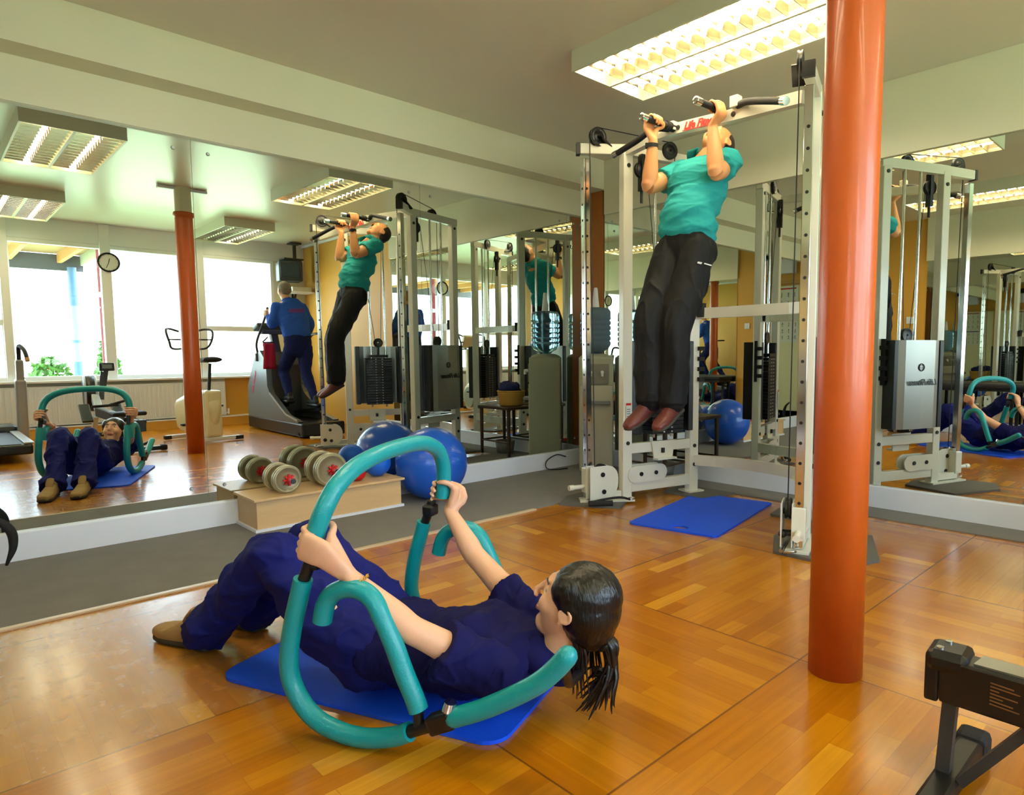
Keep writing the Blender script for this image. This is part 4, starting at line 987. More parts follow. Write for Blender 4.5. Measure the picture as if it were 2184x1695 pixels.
# ------------------------------------------------------------------ cross-trainer
t = thing('cross_trainer', 'grey and black elliptical cross-trainer by the yellow wall', 'cross-trainer', (3.64,-.3,0))
m_ct = mat('cross_trainer_grey', (112,118,122), .35, metal=.4, coat=.2)
part('base', MB().box((3.64,-.33,.1), (.56,1.85,.17), bev=.02), m_black, t)
prof = [(-1.25,.18),(-.3,.18),(.45,.16),(.47,.2),(.1,.26),(-.42,.52),(-.5,.62),(-.52,.95),(-.72,1.1),(-.95,.98),(-1.22,.6)]
for x, nm in ((3.40,'side_shell'),(3.86,'side_shell')): part(nm, MB().plate(prof, (x,0,0), (0,1,0), ZZ, .07), m_ct, t)
part('inner_tower', MB().plate([(-1.2,.18),(-.5,.18),(-.52,.9),(-.72,1.08),(-1.18,.6)], (3.63,0,0), (0,1,0), ZZ, .4), m_darkgrey, t)
part('shell_trim', MB().bar((3.36,-.42,.53),(3.36,.1,.275),.012,.02).bar((3.36,.1,.275),(3.36,.46,.215),.012,.02), m_tm, t)
part('red_lettering', text_mb('Life Fitness', .075, (3.363,-1.03,.5), (0,.45,.9), (0,-.9,.45), .003, shear=.3, bold=.002), mat('fuchsia_print', (190,40,80), .5), t)
part('console_mast', MB().bar((3.63,-.78,1.0), (3.6,-.85,1.38), .1, .1, up=(0,1,0), bev=.02), m_darkgrey, t)
part('console', MB().box((3.56,-.84,1.42), (.4,.2,.06), R=Matrix.Rotation(radians(20),3,'X'), bev=.02).box((3.56,-.78,1.35), (.3,.14,.06), bev=.01), m_darkgrey, t)
part('towel_rail', MB().tube([V3((3.5,-.78,1.28)), V3((3.4,-.6,1.24)), V3((3.34,-.5,1.205)), V3((3.48,-.5,1.205))], .01, 8), m_black, t)
part('swing_lever', MB().tube([V3((3.38,-.82,1.02)), V3((3.36,-.8,1.2)), V3((3.41,-.72,1.42)), V3((3.44,-.62,1.60)), V3((3.46,-.62,1.68))], .016, 10).cyl((3.38,-.82,.95),(3.38,-.82,1.06),.04), m_darkgrey, t)
part('swing_lever', MB().tube([V3((3.88,-.82,.95)), V3((3.95,-.6,1.15)), V3((3.93,-.35,1.3)), V3((3.9,-.1,1.32)), V3((3.9,.0,1.32))], .016, 10), m_black, t)
part('pedal_arm', MB().bar((3.52,-.6,.34),(3.54,-.15,.38),.06,.05).box((3.53,-.3,.42),(.13,.34,.05),bev=.02), m_black, t)
part('pedal_arm', MB().bar((3.74,-.5,.24),(3.76,.25,.33),.06,.05).box((3.75,.12,.375),(.13,.34,.05),bev=.02), m_black, t)
part('stabiliser', MB().bar((3.36,.5,.04),(3.90,.5,.04),.06,.05), m_black, t)
tw = MB(); n = 9
for i in range(n):
    for j in range(13):
        a = i/(n-1); b = j/12
        zz = 1.2-abs(b-.45)*.66 if b > .45 else 1.2-(.45-b)*.35
        tw.v.append(V3((3.335+.15*a+.012*sin(9*a+5*b), -.50+.03*(1 if b > .45 else -1)*sin(b*pi)+.012*sin(12*a), zz+.01))); 
for i in range(n-1):
    for j in range(12): tw.f.append((i*13+j, i*13+j+1, (i+1)*13+j+1, (i+1)*13+j)); tw.sm.append(True)
o = part('towel', tw, mat('crimson_towel', (176,24,66), .9, bump=.4, bump_s=200)); sd = o.modifiers.new('s','SOLIDIFY'); sd.thickness = .012
recenter(o); tag(o, 'crimson towel hanging over the cross-trainer console', 'towel')
# ------------------------------------------------------------------ people
def skin_mat(nm, rgb):
    return mat(nm, rgb, .48, noise_s=9, noise_a=.05, sss=.12, bump=.06, bump_s=220)
m_hair = mat('dark_brown_hair', (17,12,11), .3, bump=.35, bump_s=150, stretch=(1,.5,.1))
def head_parts(mb, C, f, up, k=1.0, ear=.077, nose=1.0, jaw=1.0):
    """fuse-ready head: C between the ears, f face direction, up to the crown"""
    f = V3(f).normalized(); up = V3(up); up = (up-f*up.dot(f)).normalized(); l = up.cross(f)
    R = Matrix((f, l, up)).transposed()
    def L(x, y, z): return C+R@V3((x*k, y*k, z*k))
    def el(x, y, z, a, b, c, n=24, m=16): mb.sphere(L(x,y,z), k, (a,b,c), n, m, R=R)
    el(-.012,0,.032,.092,.074,.086)               # cranium
    fs = [(.045,.004,.058,.068),(.03,.009,.065,.075),(0,.013,.0685,.075),(-.028,.017,.0665,.069),(-.054,.024,.059*jaw,.061),(-.074,.033,.046*jaw,.050),(-.090,.045,.029*jaw,.034)]
    mb.loft([(L(x,0,z), w_*k, d_*k) for z, x, w_, d_ in fs], up=f, n=32, sub=4)
    el(-.005,0,-.055,.05,.052*jaw,.045)           # jaw angle
    el(.05,.034,-.018,.032,.027,.032); el(.05,-.034,-.018,.032,.027,.032)         # cheeks
    el(.076,0,.04,.012,.042,.011)                 # brow ridge
    mb.loft([(L(.083,0,.03), .0065*k, .008*k), (L(.098*nose,0,.0), .0075*k, .009*k), (L(.108*nose,0,-.02), .009*k, .009*k)], up=f, n=12, sub=3)
    el(.1*nose,.0095,-.026,.0085,.0065,.006,12,8); el(.1*nose,-.0095,-.026,.0085,.0065,.006,12,8)
    el(.081,0,-.0495,.0085,.024,.0045,16,10); el(.080,0,-.0575,.009,.02,.005,16,10)   # lips
    for s in (1,-1):
        mb.ring(L(-.008,s*ear,-.0), R@V3((.25,s*1,.0)), .0185*k, .0048*k, 20, 8)
        el(-.008,s*(ear-.003),-.004,.014,.006,.021,12,8); el(-.002,s*(ear-.002),-.026,.007,.005,.008,10,8)
    return L, R
def face_push(me, L, R, k):
    P = []
    for s in (1,-1):
        P += [(L(.084,s*.030,.018), .02*k, R@V3((-.010*k,0,0)))]
    P += [(L(.092,0,-.054), .005*k, R@V3((-.003*k,0,0))), (L(.084,0,-.07), .011*k, R@V3((-.003*k,0,0)))]
    push(me, P)
def face_bits(parent, L, R, k, brow, closed=False):
    w = mat('eye_white', (226,220,212), .25); ir = mat('iris_brown', (52,32,20), .15)
    f, up = R@V3((1,0,0)), R@V3((0,0,1))
    for s in (1,-1):
        ec = L(.0655,s*.030,.0175); gz = (f+up*(-.05 if not closed else -.12)).normalized()
        ey = part('eye', MB().sphere(ec, .0128*k, (1,1,1), 18, 12), w, parent)
        part('iris', MB().sphere(ec+gz*.0082*k, .0052*k, (1,1,1), 12, 8), ir, ey)
        lid = MB().sphere(ec, .0139*k, (1,1,1), 26, 20); keep = []
        for i, q in enumerate(lid.f):
            c_ = sum((lid.v[j] for j in q), V3((0,0,0)))/4-ec; h_ = c_.dot(up)/(.0139*k)
            if h_ > (.14 if closed else .26) or h_ < -.36: keep.append(i)
        lid.f = [lid.f[i] for i in keep]; lid.sm = [True]*len(keep)
        part('eyelid', lid, MATS['skin_'+parent['tone']], parent)
        part('eyebrow', MB().tube([L(.0875,s*.013,.036), L(.086,s*.030,.041), L(.073,s*.048,.036)], .0028*k, 8, sub=3, rad=[.0016,.0028,.001]), brow, parent)
def grip_hand(mb, C, a, b, w, R, wrist, k=1.0):
    """closed hand on a bar. C bar point, a along the bar to the index side, b out of the back of the hand, w from bar towards the wrist side"""
    a = V3(a).normalized(); b = V3(b); b = (b-a*b.dot(a)).normalized(); w = V3(w); w = (w-a*w.dot(a)-b*w.dot(b)).normalized()
    wr = V3(wrist)
    def pol(th, r): return b*(r*cos(th))-w*(r*sin(th))
    kn = C+pol(radians(12), R+.016*k)
    # palm: from wrist to knuckles, flat across the bar direction
    pal = C+b*(R+.013*k)+w*.045*k
    mb.loft([(wr, .024*k, .019*k), (wr+(pal-wr)*.5, .031*k, .019*k), (pal, .040*k, .016*k), (kn, .041*k, .0125*k)], up=b, n=22, sub=4, e=2.6)
    # heel of the thumb
    mb.loft([(wr+a*.008*k, .016*k, .016*k), (C+w*.05*k+a*.026*k+b*.004, .017*k, .016*k), (C+w*(R+.018*k)+a*.034*k, .013*k, .013*k)], up=b, n=14, sub=3)
    for off, L, r in ((.0325,.082,.0088), (.0108,.09,.0092), (-.0108,.084,.0088), (-.0315,.068,.0078)):
        off *= k; L *= k; r *= k; rr = R+r*.95; t0 = radians(8); t1 = t0+L/rr
        pts = [C+a*off*1.02+pol(t0-.35, rr+.004*k)]; rad = [r*1.12]
        n = 7
        for i in range(n+1):
            q = i/n; pts.append(C+a*(off*(1-.06*q))+pol(t0+(t1-t0)*q, rr+(.0025*k if i in (0,3,5) else 0))); rad.append(r*(1.08 if i in (0,3,5) else 1)*(1-.2*q))
        mb.tube(pts, r, 12, sub=3, rad=rad, round_end=True)
    th0 = C+w*(R+.014*k)+a*.036*k
    mb.tube([C+w*.05*k+a*.026*k, th0, C+pol(radians(236), R+.011*k)+a*.05*k, C+pol(radians(205), R+.010*k)+a*.052*k, C+pol(radians(180), R+.0105*k)+a*.047*k],
            .01, 12, sub=4, rad=[.013*k,.0118*k,.0102*k,.0098*k,.0078*k], round_end=True)
    return a, b, w
def finish_body(root, mb, vox, skin, L=None, R=None, k=1, sm=3):
    me = fuse(mb, vox, sm, .45)
    if L: face_push(me, L, R, k)
    o = org('body', me, skin, root)
    if L:
        lip = mat('lip_pink', (196,112,96), .45); o.data.materials.append(lip); off = root_off(o)
        Ri = R.inverted(); C = L(0,0,0)
        for p in o.data.polygons:
            q = Ri@(p.center+off-C)/k
            if q.x > .078 and abs(q.y) < .0235-abs(q.z+.0535)*1.3 and -.0625 < q.z < -.0455: p.material_index = 1
    return o

# ================================================================ the woman
UVM = Matrix((UU, VV, ZZ))
sk_w = skin_mat('skin_fair', (232,178,144))
wo = thing('person', 'woman in navy polo shirt and trousers lying on the blue mat doing a sit-up', 'person', WP(-1.1,1.745,.012)); wo['tone'] = 'fair'
K = 1.05
hc = WP(-.562,1.745,.335); hf = UU*-.9+ZZ*.42+VV*.02; hu = UU*.42+ZZ*.9
def build_woman_body():
    mb = MB()
    L, R = head_parts(mb, hc, hf, hu, K, jaw=.94, ear=.083)
    mb.loft([(WP(-.572,1.745,.285), .05, .05), (WP(-.59,1.745,.235), .047, .048), (WP(-.625,1.745,.17), .055, .055), (WP(-.67,1.745,.145), .07, .05)], up=UU, n=24)
    # torso
    mb.loft([(WP(-.68,1.745,.15), .10, .045), (WP(-.74,1.745,.155), .145, .07), (WP(-.83,1.745,.15), .14, .088), (WP(-.99,1.745,.13), .12, .08), (WP(-1.12,1.745,.128), .145, .085), (WP(-1.21,1.745,.125), .15, .08)], up=ZZ, n=28)
    for s in (-1,1): mb.sphere(WP(-.84,1.745+s*.07,.205), .05, n=18, m=12)
    # legs
    leg(mb, 1.655, (-1.565,1.685,.405), (-1.925,1.765,.085), 0)
    leg(mb, 1.835, (-1.555,1.885,.395), (-1.885,1.945,.085), 0)
    # arms
    for (sh, el, wr) in (ARM_N, ARM_F):
        mb.loft([(sh,.05,.05),(sh.lerp(el,.35),.045,.045),(sh.lerp(el,.8),.038,.038),(el,.037,.037),(el.lerp(wr,.25),.038,.036),(el.lerp(wr,.6),.031,.029),(wr,.024,.0195)], up=ZZ, n=20)
    at_ = (WP(-1.157,VN,.604)-WP(-1.2,VN,.49)).normalized()
    grip_hand(mb, WP(-1.18,VN,.55), at_, -VV+UU*.1, UU*1-ZZ*.15, RF, ARM_N[2], .98)
    at2 = (WP(-1.14,VF,.60)-WP(-1.165,VF,.49)).normalized()
    grip_hand(mb, WP(-1.147,VF,.555), at2, VV+UU*.1, UU*1-ZZ*.15, RF, ARM_F[2], .98)
    return mb, L, R
def leg(mb, hv, kn, an, g):
    hip = WP(-1.19,hv,.135+g*0); kn = WP(*kn); an = WP(*an)
    mb.loft([(hip,.08+g,.085+g),(hip.lerp(kn,.35),.08+g,.082+g),(hip.lerp(kn,.8),.062+g,.064+g),(kn,.056+g,.058+g),(kn.lerp(an,.3),.055+g,.058+g),(kn.lerp(an,.75),.036+g*1.5,.04+g*1.5),(an,.031+g*1.6,.034+g*1.6)], up=ZZ, n=24)
ARM_N = (WP(-.735,1.585,.185), WP(-.925,1.478,.325), WP(-1.085,1.44,.468))
ARM_F = (WP(-.745,1.905,.20), WP(-1.0,2.01,.36), WP(-1.112,2.05,.495))
mb, L, R = build_woman_body()
finish_body(wo, mb, .0042, sk_w, L, R, K)
face_bits(wo, L, R, K, m_hair, closed=True)
# trousers
m_trn = mat('navy_trousers', (14,22,104), .8, spec=.25, bump=.15, bump_s=420)
mb = MB()
mb.loft([(WP(-1.07,1.745,.135), .145, .1), (WP(-1.15,1.745,.135), .17, .112), (WP(-1.24,1.745,.13), .175, .105)], up=ZZ, n=28)
leg(mb, 1.655, (-1.565,1.685,.405), (-1.925,1.765,.088), .017); leg(mb, 1.835, (-1.555,1.885,.395), (-1.885,1.945,.088), .017)
for an, kn in (((-1.925,1.765,.088),(-1.565,1.685,.405)), ((-1.885,1.945,.088),(-1.555,1.885,.395))):
    a_, k_ = WP(*an), WP(*kn); d_ = (a_-k_).normalized(); mb.cyl(k_.lerp(a_,.7), a_+d_*.03, .072, .082, 24)
me = fuse(mb, .006, 5)
for v in me.vertices: v.co.z = max(v.co.z, .014)
wrinkle(me, .018, 6, (.8,1.5,1.2), 4, UVM); wrinkle(me, .010, 11, (.6,1.6,1.2), 9, UVM)
for v in me.vertices: v.co.z = max(v.co.z, .004)
org('trousers', me, m_trn, wo)
# polo shirt
m_shn = mat('navy_polo', (16,16,76), .85, spec=.2, bump=.15, bump_s=500)
mb = MB()
mb.loft([(WP(-.655,1.745,.165), .115, .06), (WP(-.71,1.745,.165), .165, .085), (WP(-.76,1.745,.165), .182, .105), (WP(-.85,1.745,.162), .178, .122), (WP(-.99,1.745,.15), .165, .112), (WP(-1.1,1.745,.145), .178, .118), (WP(-1.17,1.745,.142), .185, .12)], up=ZZ, n=30)
for s in (-1,1): mb.sphere(WP(-.845,1.745+s*.07,.225), .064, n=18, m=12)
for (sh, el, wr), q in ((ARM_N,.62), (ARM_F,.5)):
    dd = (el-sh).normalized(); e_ = sh.lerp(el, q)
    mb.loft([(sh-dd*.02,.07,.07),(sh.lerp(el,.12),.07,.07)], up=ZZ, n=22)
    mb.cyl(sh.lerp(el,.1)-ZZ*.004, e_-ZZ*.012, .068, .076, 26)
me = fuse(mb, .0058, 4)
for v in me.vertices: v.co.z = max(v.co.z, .016)
wrinkle(me, .014, 7, (1.5,.7,1), 13, UVM); wrinkle(me, .008, 14, (1.7,.6,1), 19, UVM)
for v in me.vertices: v.co.z = max(v.co.z, .014)
org('polo_shirt', me, m_shn, wo)
# collar: two flaps standing round the neck
mb = MB(); cN = WP(-.628,1.745,.185); ax = (WP(-.585,1.745,.25)-WP(-.645,1.745,.165)).normalized()
n = 34; ex, ey, _ = frame_from(ax, VV)
rows = []
for i in range(n+1):
    t = radians(-152)+radians(304)*i/n
    e = UU*cos(t)+VV*sin(t); e = (e-ax*e.dot(ax)).normalized()
    flare = .5+.5*abs(t)/radians(152)
    rows.append((cN+e*.064+ax*.012, cN+e*.067+ax*.042, cN+e*(.085+.012*flare)+ax*(.02-.02*flare), cN+e*(.092+.02*flare)-ax*(.005+.03*flare)))
mb = grid_mb(rows)
o = part('shirt_collar', mb, m_shn, wo); q_ = o.modifiers.new('s','SOLIDIFY'); q_.thickness = .005
# shoes
m_suede = mat('tan_suede', (168,138,88), .75, bump=.25, bump_s=120); m_sole = mat('dark_sole', (58,56,46), .7)
def shoe(root, heel, toe, upv, m1, m2, k=1.0, nm='shoe', tongue=True):
    heel, toe, upv = V3(heel), V3(toe), V3(upv).normalized(); f = (toe-heel).normalized(); Lh = (toe-heel).length
    mb = MB()
    def S(t, h): return heel+f*Lh*t+upv*h
    mb.loft([(S(.06,.04), .033*k, .034), (S(.2,.05), .036*k, .05), (S(.4,.045), .038*k, .046), (S(.6,.036), .044*k, .034), (S(.8,.032), .046*k, .028), (S(.95,.028), .034*k, .022)], up=upv, n=24, e=2.5)
    mb.loft([(S(.1,.055), .032*k,.03), (S(.17,.1), .036*k,.04)], up=f, n=20)
    me = fuse(mb, .005, 4)
    o = org(nm, me, m1, root)
    sb = MB(); sb.loft([(S(.03,.010), .034*k, .013), (S(.3,.010), .036*k, .013), (S(.65,.010), .046*k, .013), (S(.9,.012), .04*k, .013), (S(.99,.018), .022*k, .012)], up=upv, n=22, e=3.5)
    part('shoe_sole', sb, m2, o)
    tb = MB(); tb.loft([(S(.42,.088), .022,.008), (S(.34,.112), .026,.009), (S(.27,.135), .022,.009)], up=f, n=16)
    if tongue: part('shoe_tongue', tb, m1, o)
    lc = MB()
    for i in range(4):
        c = S(.33+.07*i, .092-.012*i); sd_ = f.cross(upv).normalized()
        lc.tube([c-sd_*.024*k-upv*.006, c+upv*.006, c+sd_*.024*k-upv*.006], .0028, 6, sub=3)
    part('shoelaces', lc, m2, o)
    return o
shoe(wo, WP(-1.92,1.77,.004), WP(-2.2,1.80,.004), ZZ, m_suede, m_sole, 1.05)
shoe(wo, WP(-1.87,1.955,.004), WP(-2.15,1.985,.004), ZZ, m_suede, m_sole, 1.05)
# wrist watch with gold bracelet on the near wrist
wc = ARM_N[2].lerp(ARM_N[1], .18); wa = (ARM_N[1]-ARM_N[2]).normalized()
mb = MB(); ex, ey, _ = frame_from(wa)
for i in range(26):
    t = 2*pi*i/26; e = ex*cos(t)+ey*sin(t); e2_ = ex*(-sin(t))+ey*cos(t)
    mb.ring(wc+e*.0305, e*.35+wa*.9 if i % 2 else e*.9+wa*.2, .0042, .0013, 10, 5)
part('bracelet', mb, mat('gold', (214,160,60), .25, metal=1), wo)
wd = (-VV*.8-ZZ*.55); wd = (wd-wa*wd.dot(wa)).normalized()
part('watch_face', MB().cyl(wc+wd*.028, wc+wd*.036, .011, n=24), MATS['gold'], wo)
part('watch_dial', MB().cyl(wc+wd*.036, wc+wd*.0368, .009, n=24), m_lime, wo)
# hair: cap, ponytail and loose strands
def hair_cap(root, L, R, k, m, secs, vox=.0045, amp=.0012):
    mb = MB()
    for (x,y,z,a,b,c,pitch) in secs:
        R2 = R@Matrix.Rotation(radians(pitch), 3, 'Y'); mb.sphere(L(x,y,z), k, (a,b,c), 28, 18, R=R2)
    me = fuse(mb, vox, 3)
    wrinkle(me, amp, 60, (1,1,1), 2)
    return org('hair', me, m, root)
hair_cap(wo, L, R, K, m_hair, [(-.013,0,.07,.079,.07,.054,8), (-.024,0,.046,.1,.087,.088,12), (-.05,0,.012,.085,.088,.09,0), (-.075,0,-.02,.062,.072,.07,0), (-.055,0,-.05,.05,.06,.035,0), (.008,.05,.05,.056,.037,.055,20), (.008,-.05,.05,.056,.037,.055,20), (-.02,.066,.022,.05,.022,.03,10), (-.02,-.066,.022,.05,.022,.03,10)])
random.seed(11)
pb = L(-.13,0,-.05); hp = MB()
part('hair_tie', MB().ring(pb, R@V3((1,0,.5)), .02, .008, 20, 8), m_black, wo)
for i in range(46):
    a = random.random()*2*pi; r = .016*sqrt(random.random()); ob = V3((r*cos(a), r*sin(a), 0))
    q0 = L(-.11,0,-.03)+ob; du = random.gauss(0,.016); dv = random.gauss(0,.018)
    tz = .03+.1*random.random()**1.6
    q1 = pb+UU*.012+ob*1.3+ZZ*-.005; q2 = pb+UU*(.012+du*.6)+VV*dv*.6-ZZ*.08; q3 = WP(-.478+du*1.3,1.745+dv*1.3,tz+.03); q4 = WP(-.49+du*1.8,1.745+dv*1.6,tz)
    hp.tube([q0,q1,q2,q3,q4], .005, 7, sub=4, rad=[.006,.0075,.0065,.004,.0012])
part('ponytail', hp, m_hair, wo)
ls = MB()
for i in range(26):
    s = random.choice((-1,1,-1)); q0 = L(-.045+random.uniform(-.02,.01), s*.05, -.05); du = random.gauss(0,.014)
    ls.tube([q0, q0-ZZ*.04+UU*.012+UU*du*.5, q0-ZZ*.09+UU*(.008+du), V3((q0.x,q0.y,max(.035,q0.z-.15-random.random()*.03)))+UU*(.01+du*1.5)], .003, 6, sub=4, rad=[.006,.005,.0035,.001])
part('loose_hair', ls, m_hair, wo)

# ================================================================ the man on the pull-up grips
sk_m = skin_mat('skin_tan', (222,156,104))
mn = thing('person', 'man in turquoise polo shirt and black trousers hanging from the pull-up grips', 'person', (3.2,2.3,.62)); mn['tone'] = 'tan'
ca = (V3((3.38,2.475,2.125)), V3((3.155,2.515,2.025)), V3((3.150,2.485,2.285)))
cb_ = (V3((3.385,2.135,2.12)), V3((3.20,2.085,2.03)), V3((3.212,2.12,2.29)))
mhc = V3((3.535,2.30,2.305)); mf = V3((-.55,-.02,.83)); mu = V3((.83,0,.55)); KM = 1.03
PEL, WAI, CHE, SHO, NEK = V3((3.225,2.30,1.69)), V3((3.245,2.30,1.82)), V3((3.33,2.30,2.02)), V3((3.39,2.30,2.13)), V3((3.435,2.30,2.19))
LG = ((V3((3.21,2.385,1.63)), V3((2.985,2.375,1.21)), V3((2.985,2.365,.79))), (V3((3.22,2.215,1.63)), V3((3.045,2.23,1.20)), V3((3.03,2.245,.78))))
def man_legs(mb, g, gl):
    for h_, k_, a_ in LG:
        mb.loft([(h_,.085+g,.09+g),(h_.lerp(k_,.4),.078+g,.08+g),(k_,.058+g*1.2,.062+g*1.2),(k_.lerp(a_,.3),.056+g*1.3,.06+g*1.3),(k_.lerp(a_,.8),.038+gl,.042+gl),(a_,.034+gl,.036+gl)], up=(-1,0,0), n=24)
mb = MB(); L, R = head_parts(mb, mhc, mf, mu, KM, nose=1.05, jaw=1.06)
mb.loft([(mhc-mu*.03-mf*.01, .056, .06), (V3((3.475,2.30,2.235)), .058, .06), (NEK, .07, .065), (SHO, .12, .08)], up=(-1,0,0), n=24)
mb.loft([(SHO+V3((-.01,0,.0)), .14, .05), (CHE, .16, .092), (WAI, .13, .09), (PEL, .145, .095), (PEL-ZZ*.06, .14, .09)], up=(-1,0,0), n=28)
man_legs(mb, 0, 0)
for sh, el, wr in (ca, cb_):
    mb.loft([(sh,.058,.058),(sh.lerp(el,.45),.055,.058),(el,.043,.044),(el.lerp(wr,.12),.045,.046),(el.lerp(wr,.3),.047,.045),(el.lerp(wr,.7),.036,.033),(wr,.029,.023)], up=(-1,0,0), n=22)
grip_hand(mb, V3((3.158,2.482,2.392)), (1,0,0), (0,1,.25), (0,-.1,-1), .0185, ca[2], 1.08)
grip_hand(mb, V3((3.213,2.108,2.385)), (1,0,0), (0,-1,.25), (0,.1,-1), .0185, cb_[2], 1.08)
finish_body(mn, mb, .0048, sk_m, L, R, KM)
m_hair2 = mat('short_dark_hair', (44,32,24), .6, bump=.5, bump_s=160)
face_bits(mn, L, R, KM, m_hair2)
hair_cap(mn, L, R, KM, m_hair2, [(-.026,0,.034,.09,.079,.086,0), (-.05,0,.0,.064,.076,.07,0), (-.064,0,-.02,.046,.064,.06,0)], amp=.0006)
m_trb = mat('black_trousers', (17,17,19), .7, spec=.3, bump=.1, bump_s=380)
mb = MB()
mb.loft([(WAI-ZZ*.03, .135, .098), (PEL, .165, .118), (PEL-ZZ*.08, .175, .12)], up=(-1,0,0), n=28)
man_legs(mb, .024, .048)
for h_, k_, a_ in LG: mb.cyl(k_.lerp(a_,.6), a_-ZZ*.02, .084, .086, 24)
me = fuse(mb, .0065, 5); wrinkle(me, .014, 6, (1.6,1.6,.5), 31); wrinkle(me, .003, 16, (1.3,1.3,.6), 33)
tro = org('trousers', me, m_trb, mn)
lg_ = text_mb('ess', .02, LG[1][0].lerp(LG[1][1],.26)+V3((-.075,-.085,.02)), V3((.75,-.62,-.22)), V3((-.1,-.3,.9)), .002, shear=.4, bold=.001)
part('white_logo', lg_.add(MB().bar(LG[1][0].lerp(LG[1][1],.26)+V3((-.045,-.112,.018)), LG[1][0].lerp(LG[1][1],.26)+V3((-.012,-.138,.007)), .002, .006)) or lg_, m_lime, tro)
m_shm = mat('turquoise_polo', (40,152,156), .85, spec=.2, bump=.15, bump_s=480)
mb = MB()
mb.loft([(NEK+V3((-.018,0,-.035)), .085, .06), (SHO, .17, .088), (CHE+ZZ*.03, .195, .125), (CHE-ZZ*.06, .185, .13), (WAI+ZZ*.02, .172, .134), (WAI-ZZ*.06, .188, .15)], up=(-1,0,0), n=30)
for sh, el, wr in (ca, cb_):
    dd = (el-sh).normalized(); e_ = sh.lerp(el,.56)
    mb.loft([(sh-dd*.03+ZZ*.005,.078,.08),(sh.lerp(el,.12),.074,.078)], up=ZZ, n=22)
    mb.cyl(sh.lerp(el,.1), e_, .073, .077, 26)
me = fuse(mb, .0062, 4); wrinkle(me, .011, 6, (.8,.8,2.0), 41); wrinkle(me, .006, 13, (.7,.7,1.8), 43)
org('polo_shirt', me, m_shm, mn)
mb = MB(); cN = NEK+V3((.0,0,.012)); ax = (V3((3.475,2.3,2.235))-NEK).normalized(); rows = []
for i in range(31):
    t = radians(180-150)+radians(300)*i/30 if False else radians(-150)+radians(300)*i/30
    e = V3((1,0,0))*cos(t)+V3((0,1,0))*sin(t); e = (e-ax*e.dot(ax)).normalized(); fl = abs(t)/radians(150)
    rows.append((cN+e*.07+ax*.008, cN+e*.073+ax*.038, cN+e*(.093+.01*fl)+ax*(.015-.02*fl), cN+e*(.1+.02*fl)-ax*(.005+.035*fl)))
mb = grid_mb(rows)
o = part('shirt_collar', mb, m_shm, mn); q_ = o.modifiers.new('s','SOLIDIFY'); q_.thickness = .005
m_mar = mat('maroon_leather', (98,42,36), .5, bump=.15, bump_s=60)
for (h_, k_, a_), hl, tp in ((LG[0], V3((3.06,2.365,.725)), V3((2.885,2.385,.64))), (LG[1], V3((3.115,2.245,.715)), V3((2.895,2.225,.62)))):
    f_ = (tp-hl).normalized(); shoe(mn, hl, hl+f_*.27, V3((0,1,0)).cross(f_)*-1 if V3((0,1,0)).cross(f_).z < 0 else V3((0,1,0)).cross(f_), m_mar, m_sole, 1.0, tongue=False)
wp = ca[2].lerp(ca[1], .12); wa = (ca[1]-ca[2]).normalized()
part('black_watch', MB().cyl(wp-wa*.011, wp+wa*.011, .0335, .0345, 26).box(wp+V3((-.02,.028,0)), (.03,.016,.03), rz=radians(35), bev=.004), m_rubber, mn)

# ================================================================ the man on the cross-trainer
sk_o = skin_mat('skin_ruddy', (214,160,130))
om = thing('person', 'grey-haired man in blue sweatshirt and navy trousers striding on the cross-trainer', 'person', (3.66,-.2,.44)); om['tone'] = 'ruddy'
F = V3((0,-1,0))
oh = V3((3.60,-.40,1.90)); of = V3((-.1,-.97,-.1)); ou = V3((0,-.1,1))
pel, wai, che, sho = V3((3.69,-.22,1.20)), V3((3.68,-.24,1.36)), V3((3.65,-.29,1.56)), V3((3.63,-.32,1.70))
legs = ((V3((3.61,-.23,1.14)), V3((3.56,-.42,.83)), V3((3.54,-.22,.50))), (V3((3.77,-.2,1.14)), V3((3.755,-.16,.80)), V3((3.755,.08,.46))))
arms = ((V3((3.475,-.32,1.66)), V3((3.41,-.36,1.44)), V3((3.44,-.56,1.56))), (V3((3.79,-.31,1.66)), V3((3.9,-.3,1.44)), V3((3.915,-.47,1.30))))
mb = MB(); L, R = head_parts(mb, oh, of, ou, 1.0, jaw=1.08)
mb.loft([(oh-ZZ*.05, .055, .058), (V3((3.61,-.37,1.79)), .058,.06), (V3((3.62,-.34,1.73)), .08,.07)], up=F, n=20)
mb.loft([(sho, .15,.075), (che, .17,.115), (wai, .155,.12), (pel, .165,.12), (pel-ZZ*.06, .15,.11)], up=F, n=24)
for h_, k_, a_ in legs: mb.loft([(h_,.085,.085),(h_.lerp(k_,.5),.075,.075),(k_,.058,.06),(k_.lerp(a_,.3),.055,.058),(a_,.035,.036)], up=F, n=18)
for sh, el, wr in arms: mb.loft([(sh,.055,.055),(el,.042,.042),(el.lerp(wr,.3),.043,.041),(wr,.028,.023)], up=ZZ, n=18)
grip_hand(mb, V3((3.44,-.62,1.6)), (0,.0,1), (-1,0,0), (0,1,0), .016, arms[0][2], 1.0)
grip_hand(mb, V3((3.927,-.33-.2,1.262)), (0,-.35,.93), (1,0,0), (0,.9,.35), .016, arms[1][2], 1.0)
finish_body(om, mb, .006, sk_o, L, R, 1.0)
m_hair3 = mat('grey_hair', (120,112,100), .7, bump=.4, bump_s=120)
face_bits(om, L, R, 1.0, m_hair3)
hair_cap(om, L, R, 1.0, m_hair3, [(-.026,0,.034,.09,.080,.086,0), (-.05,0,-.0,.062,.078,.07,0)], vox=.006)
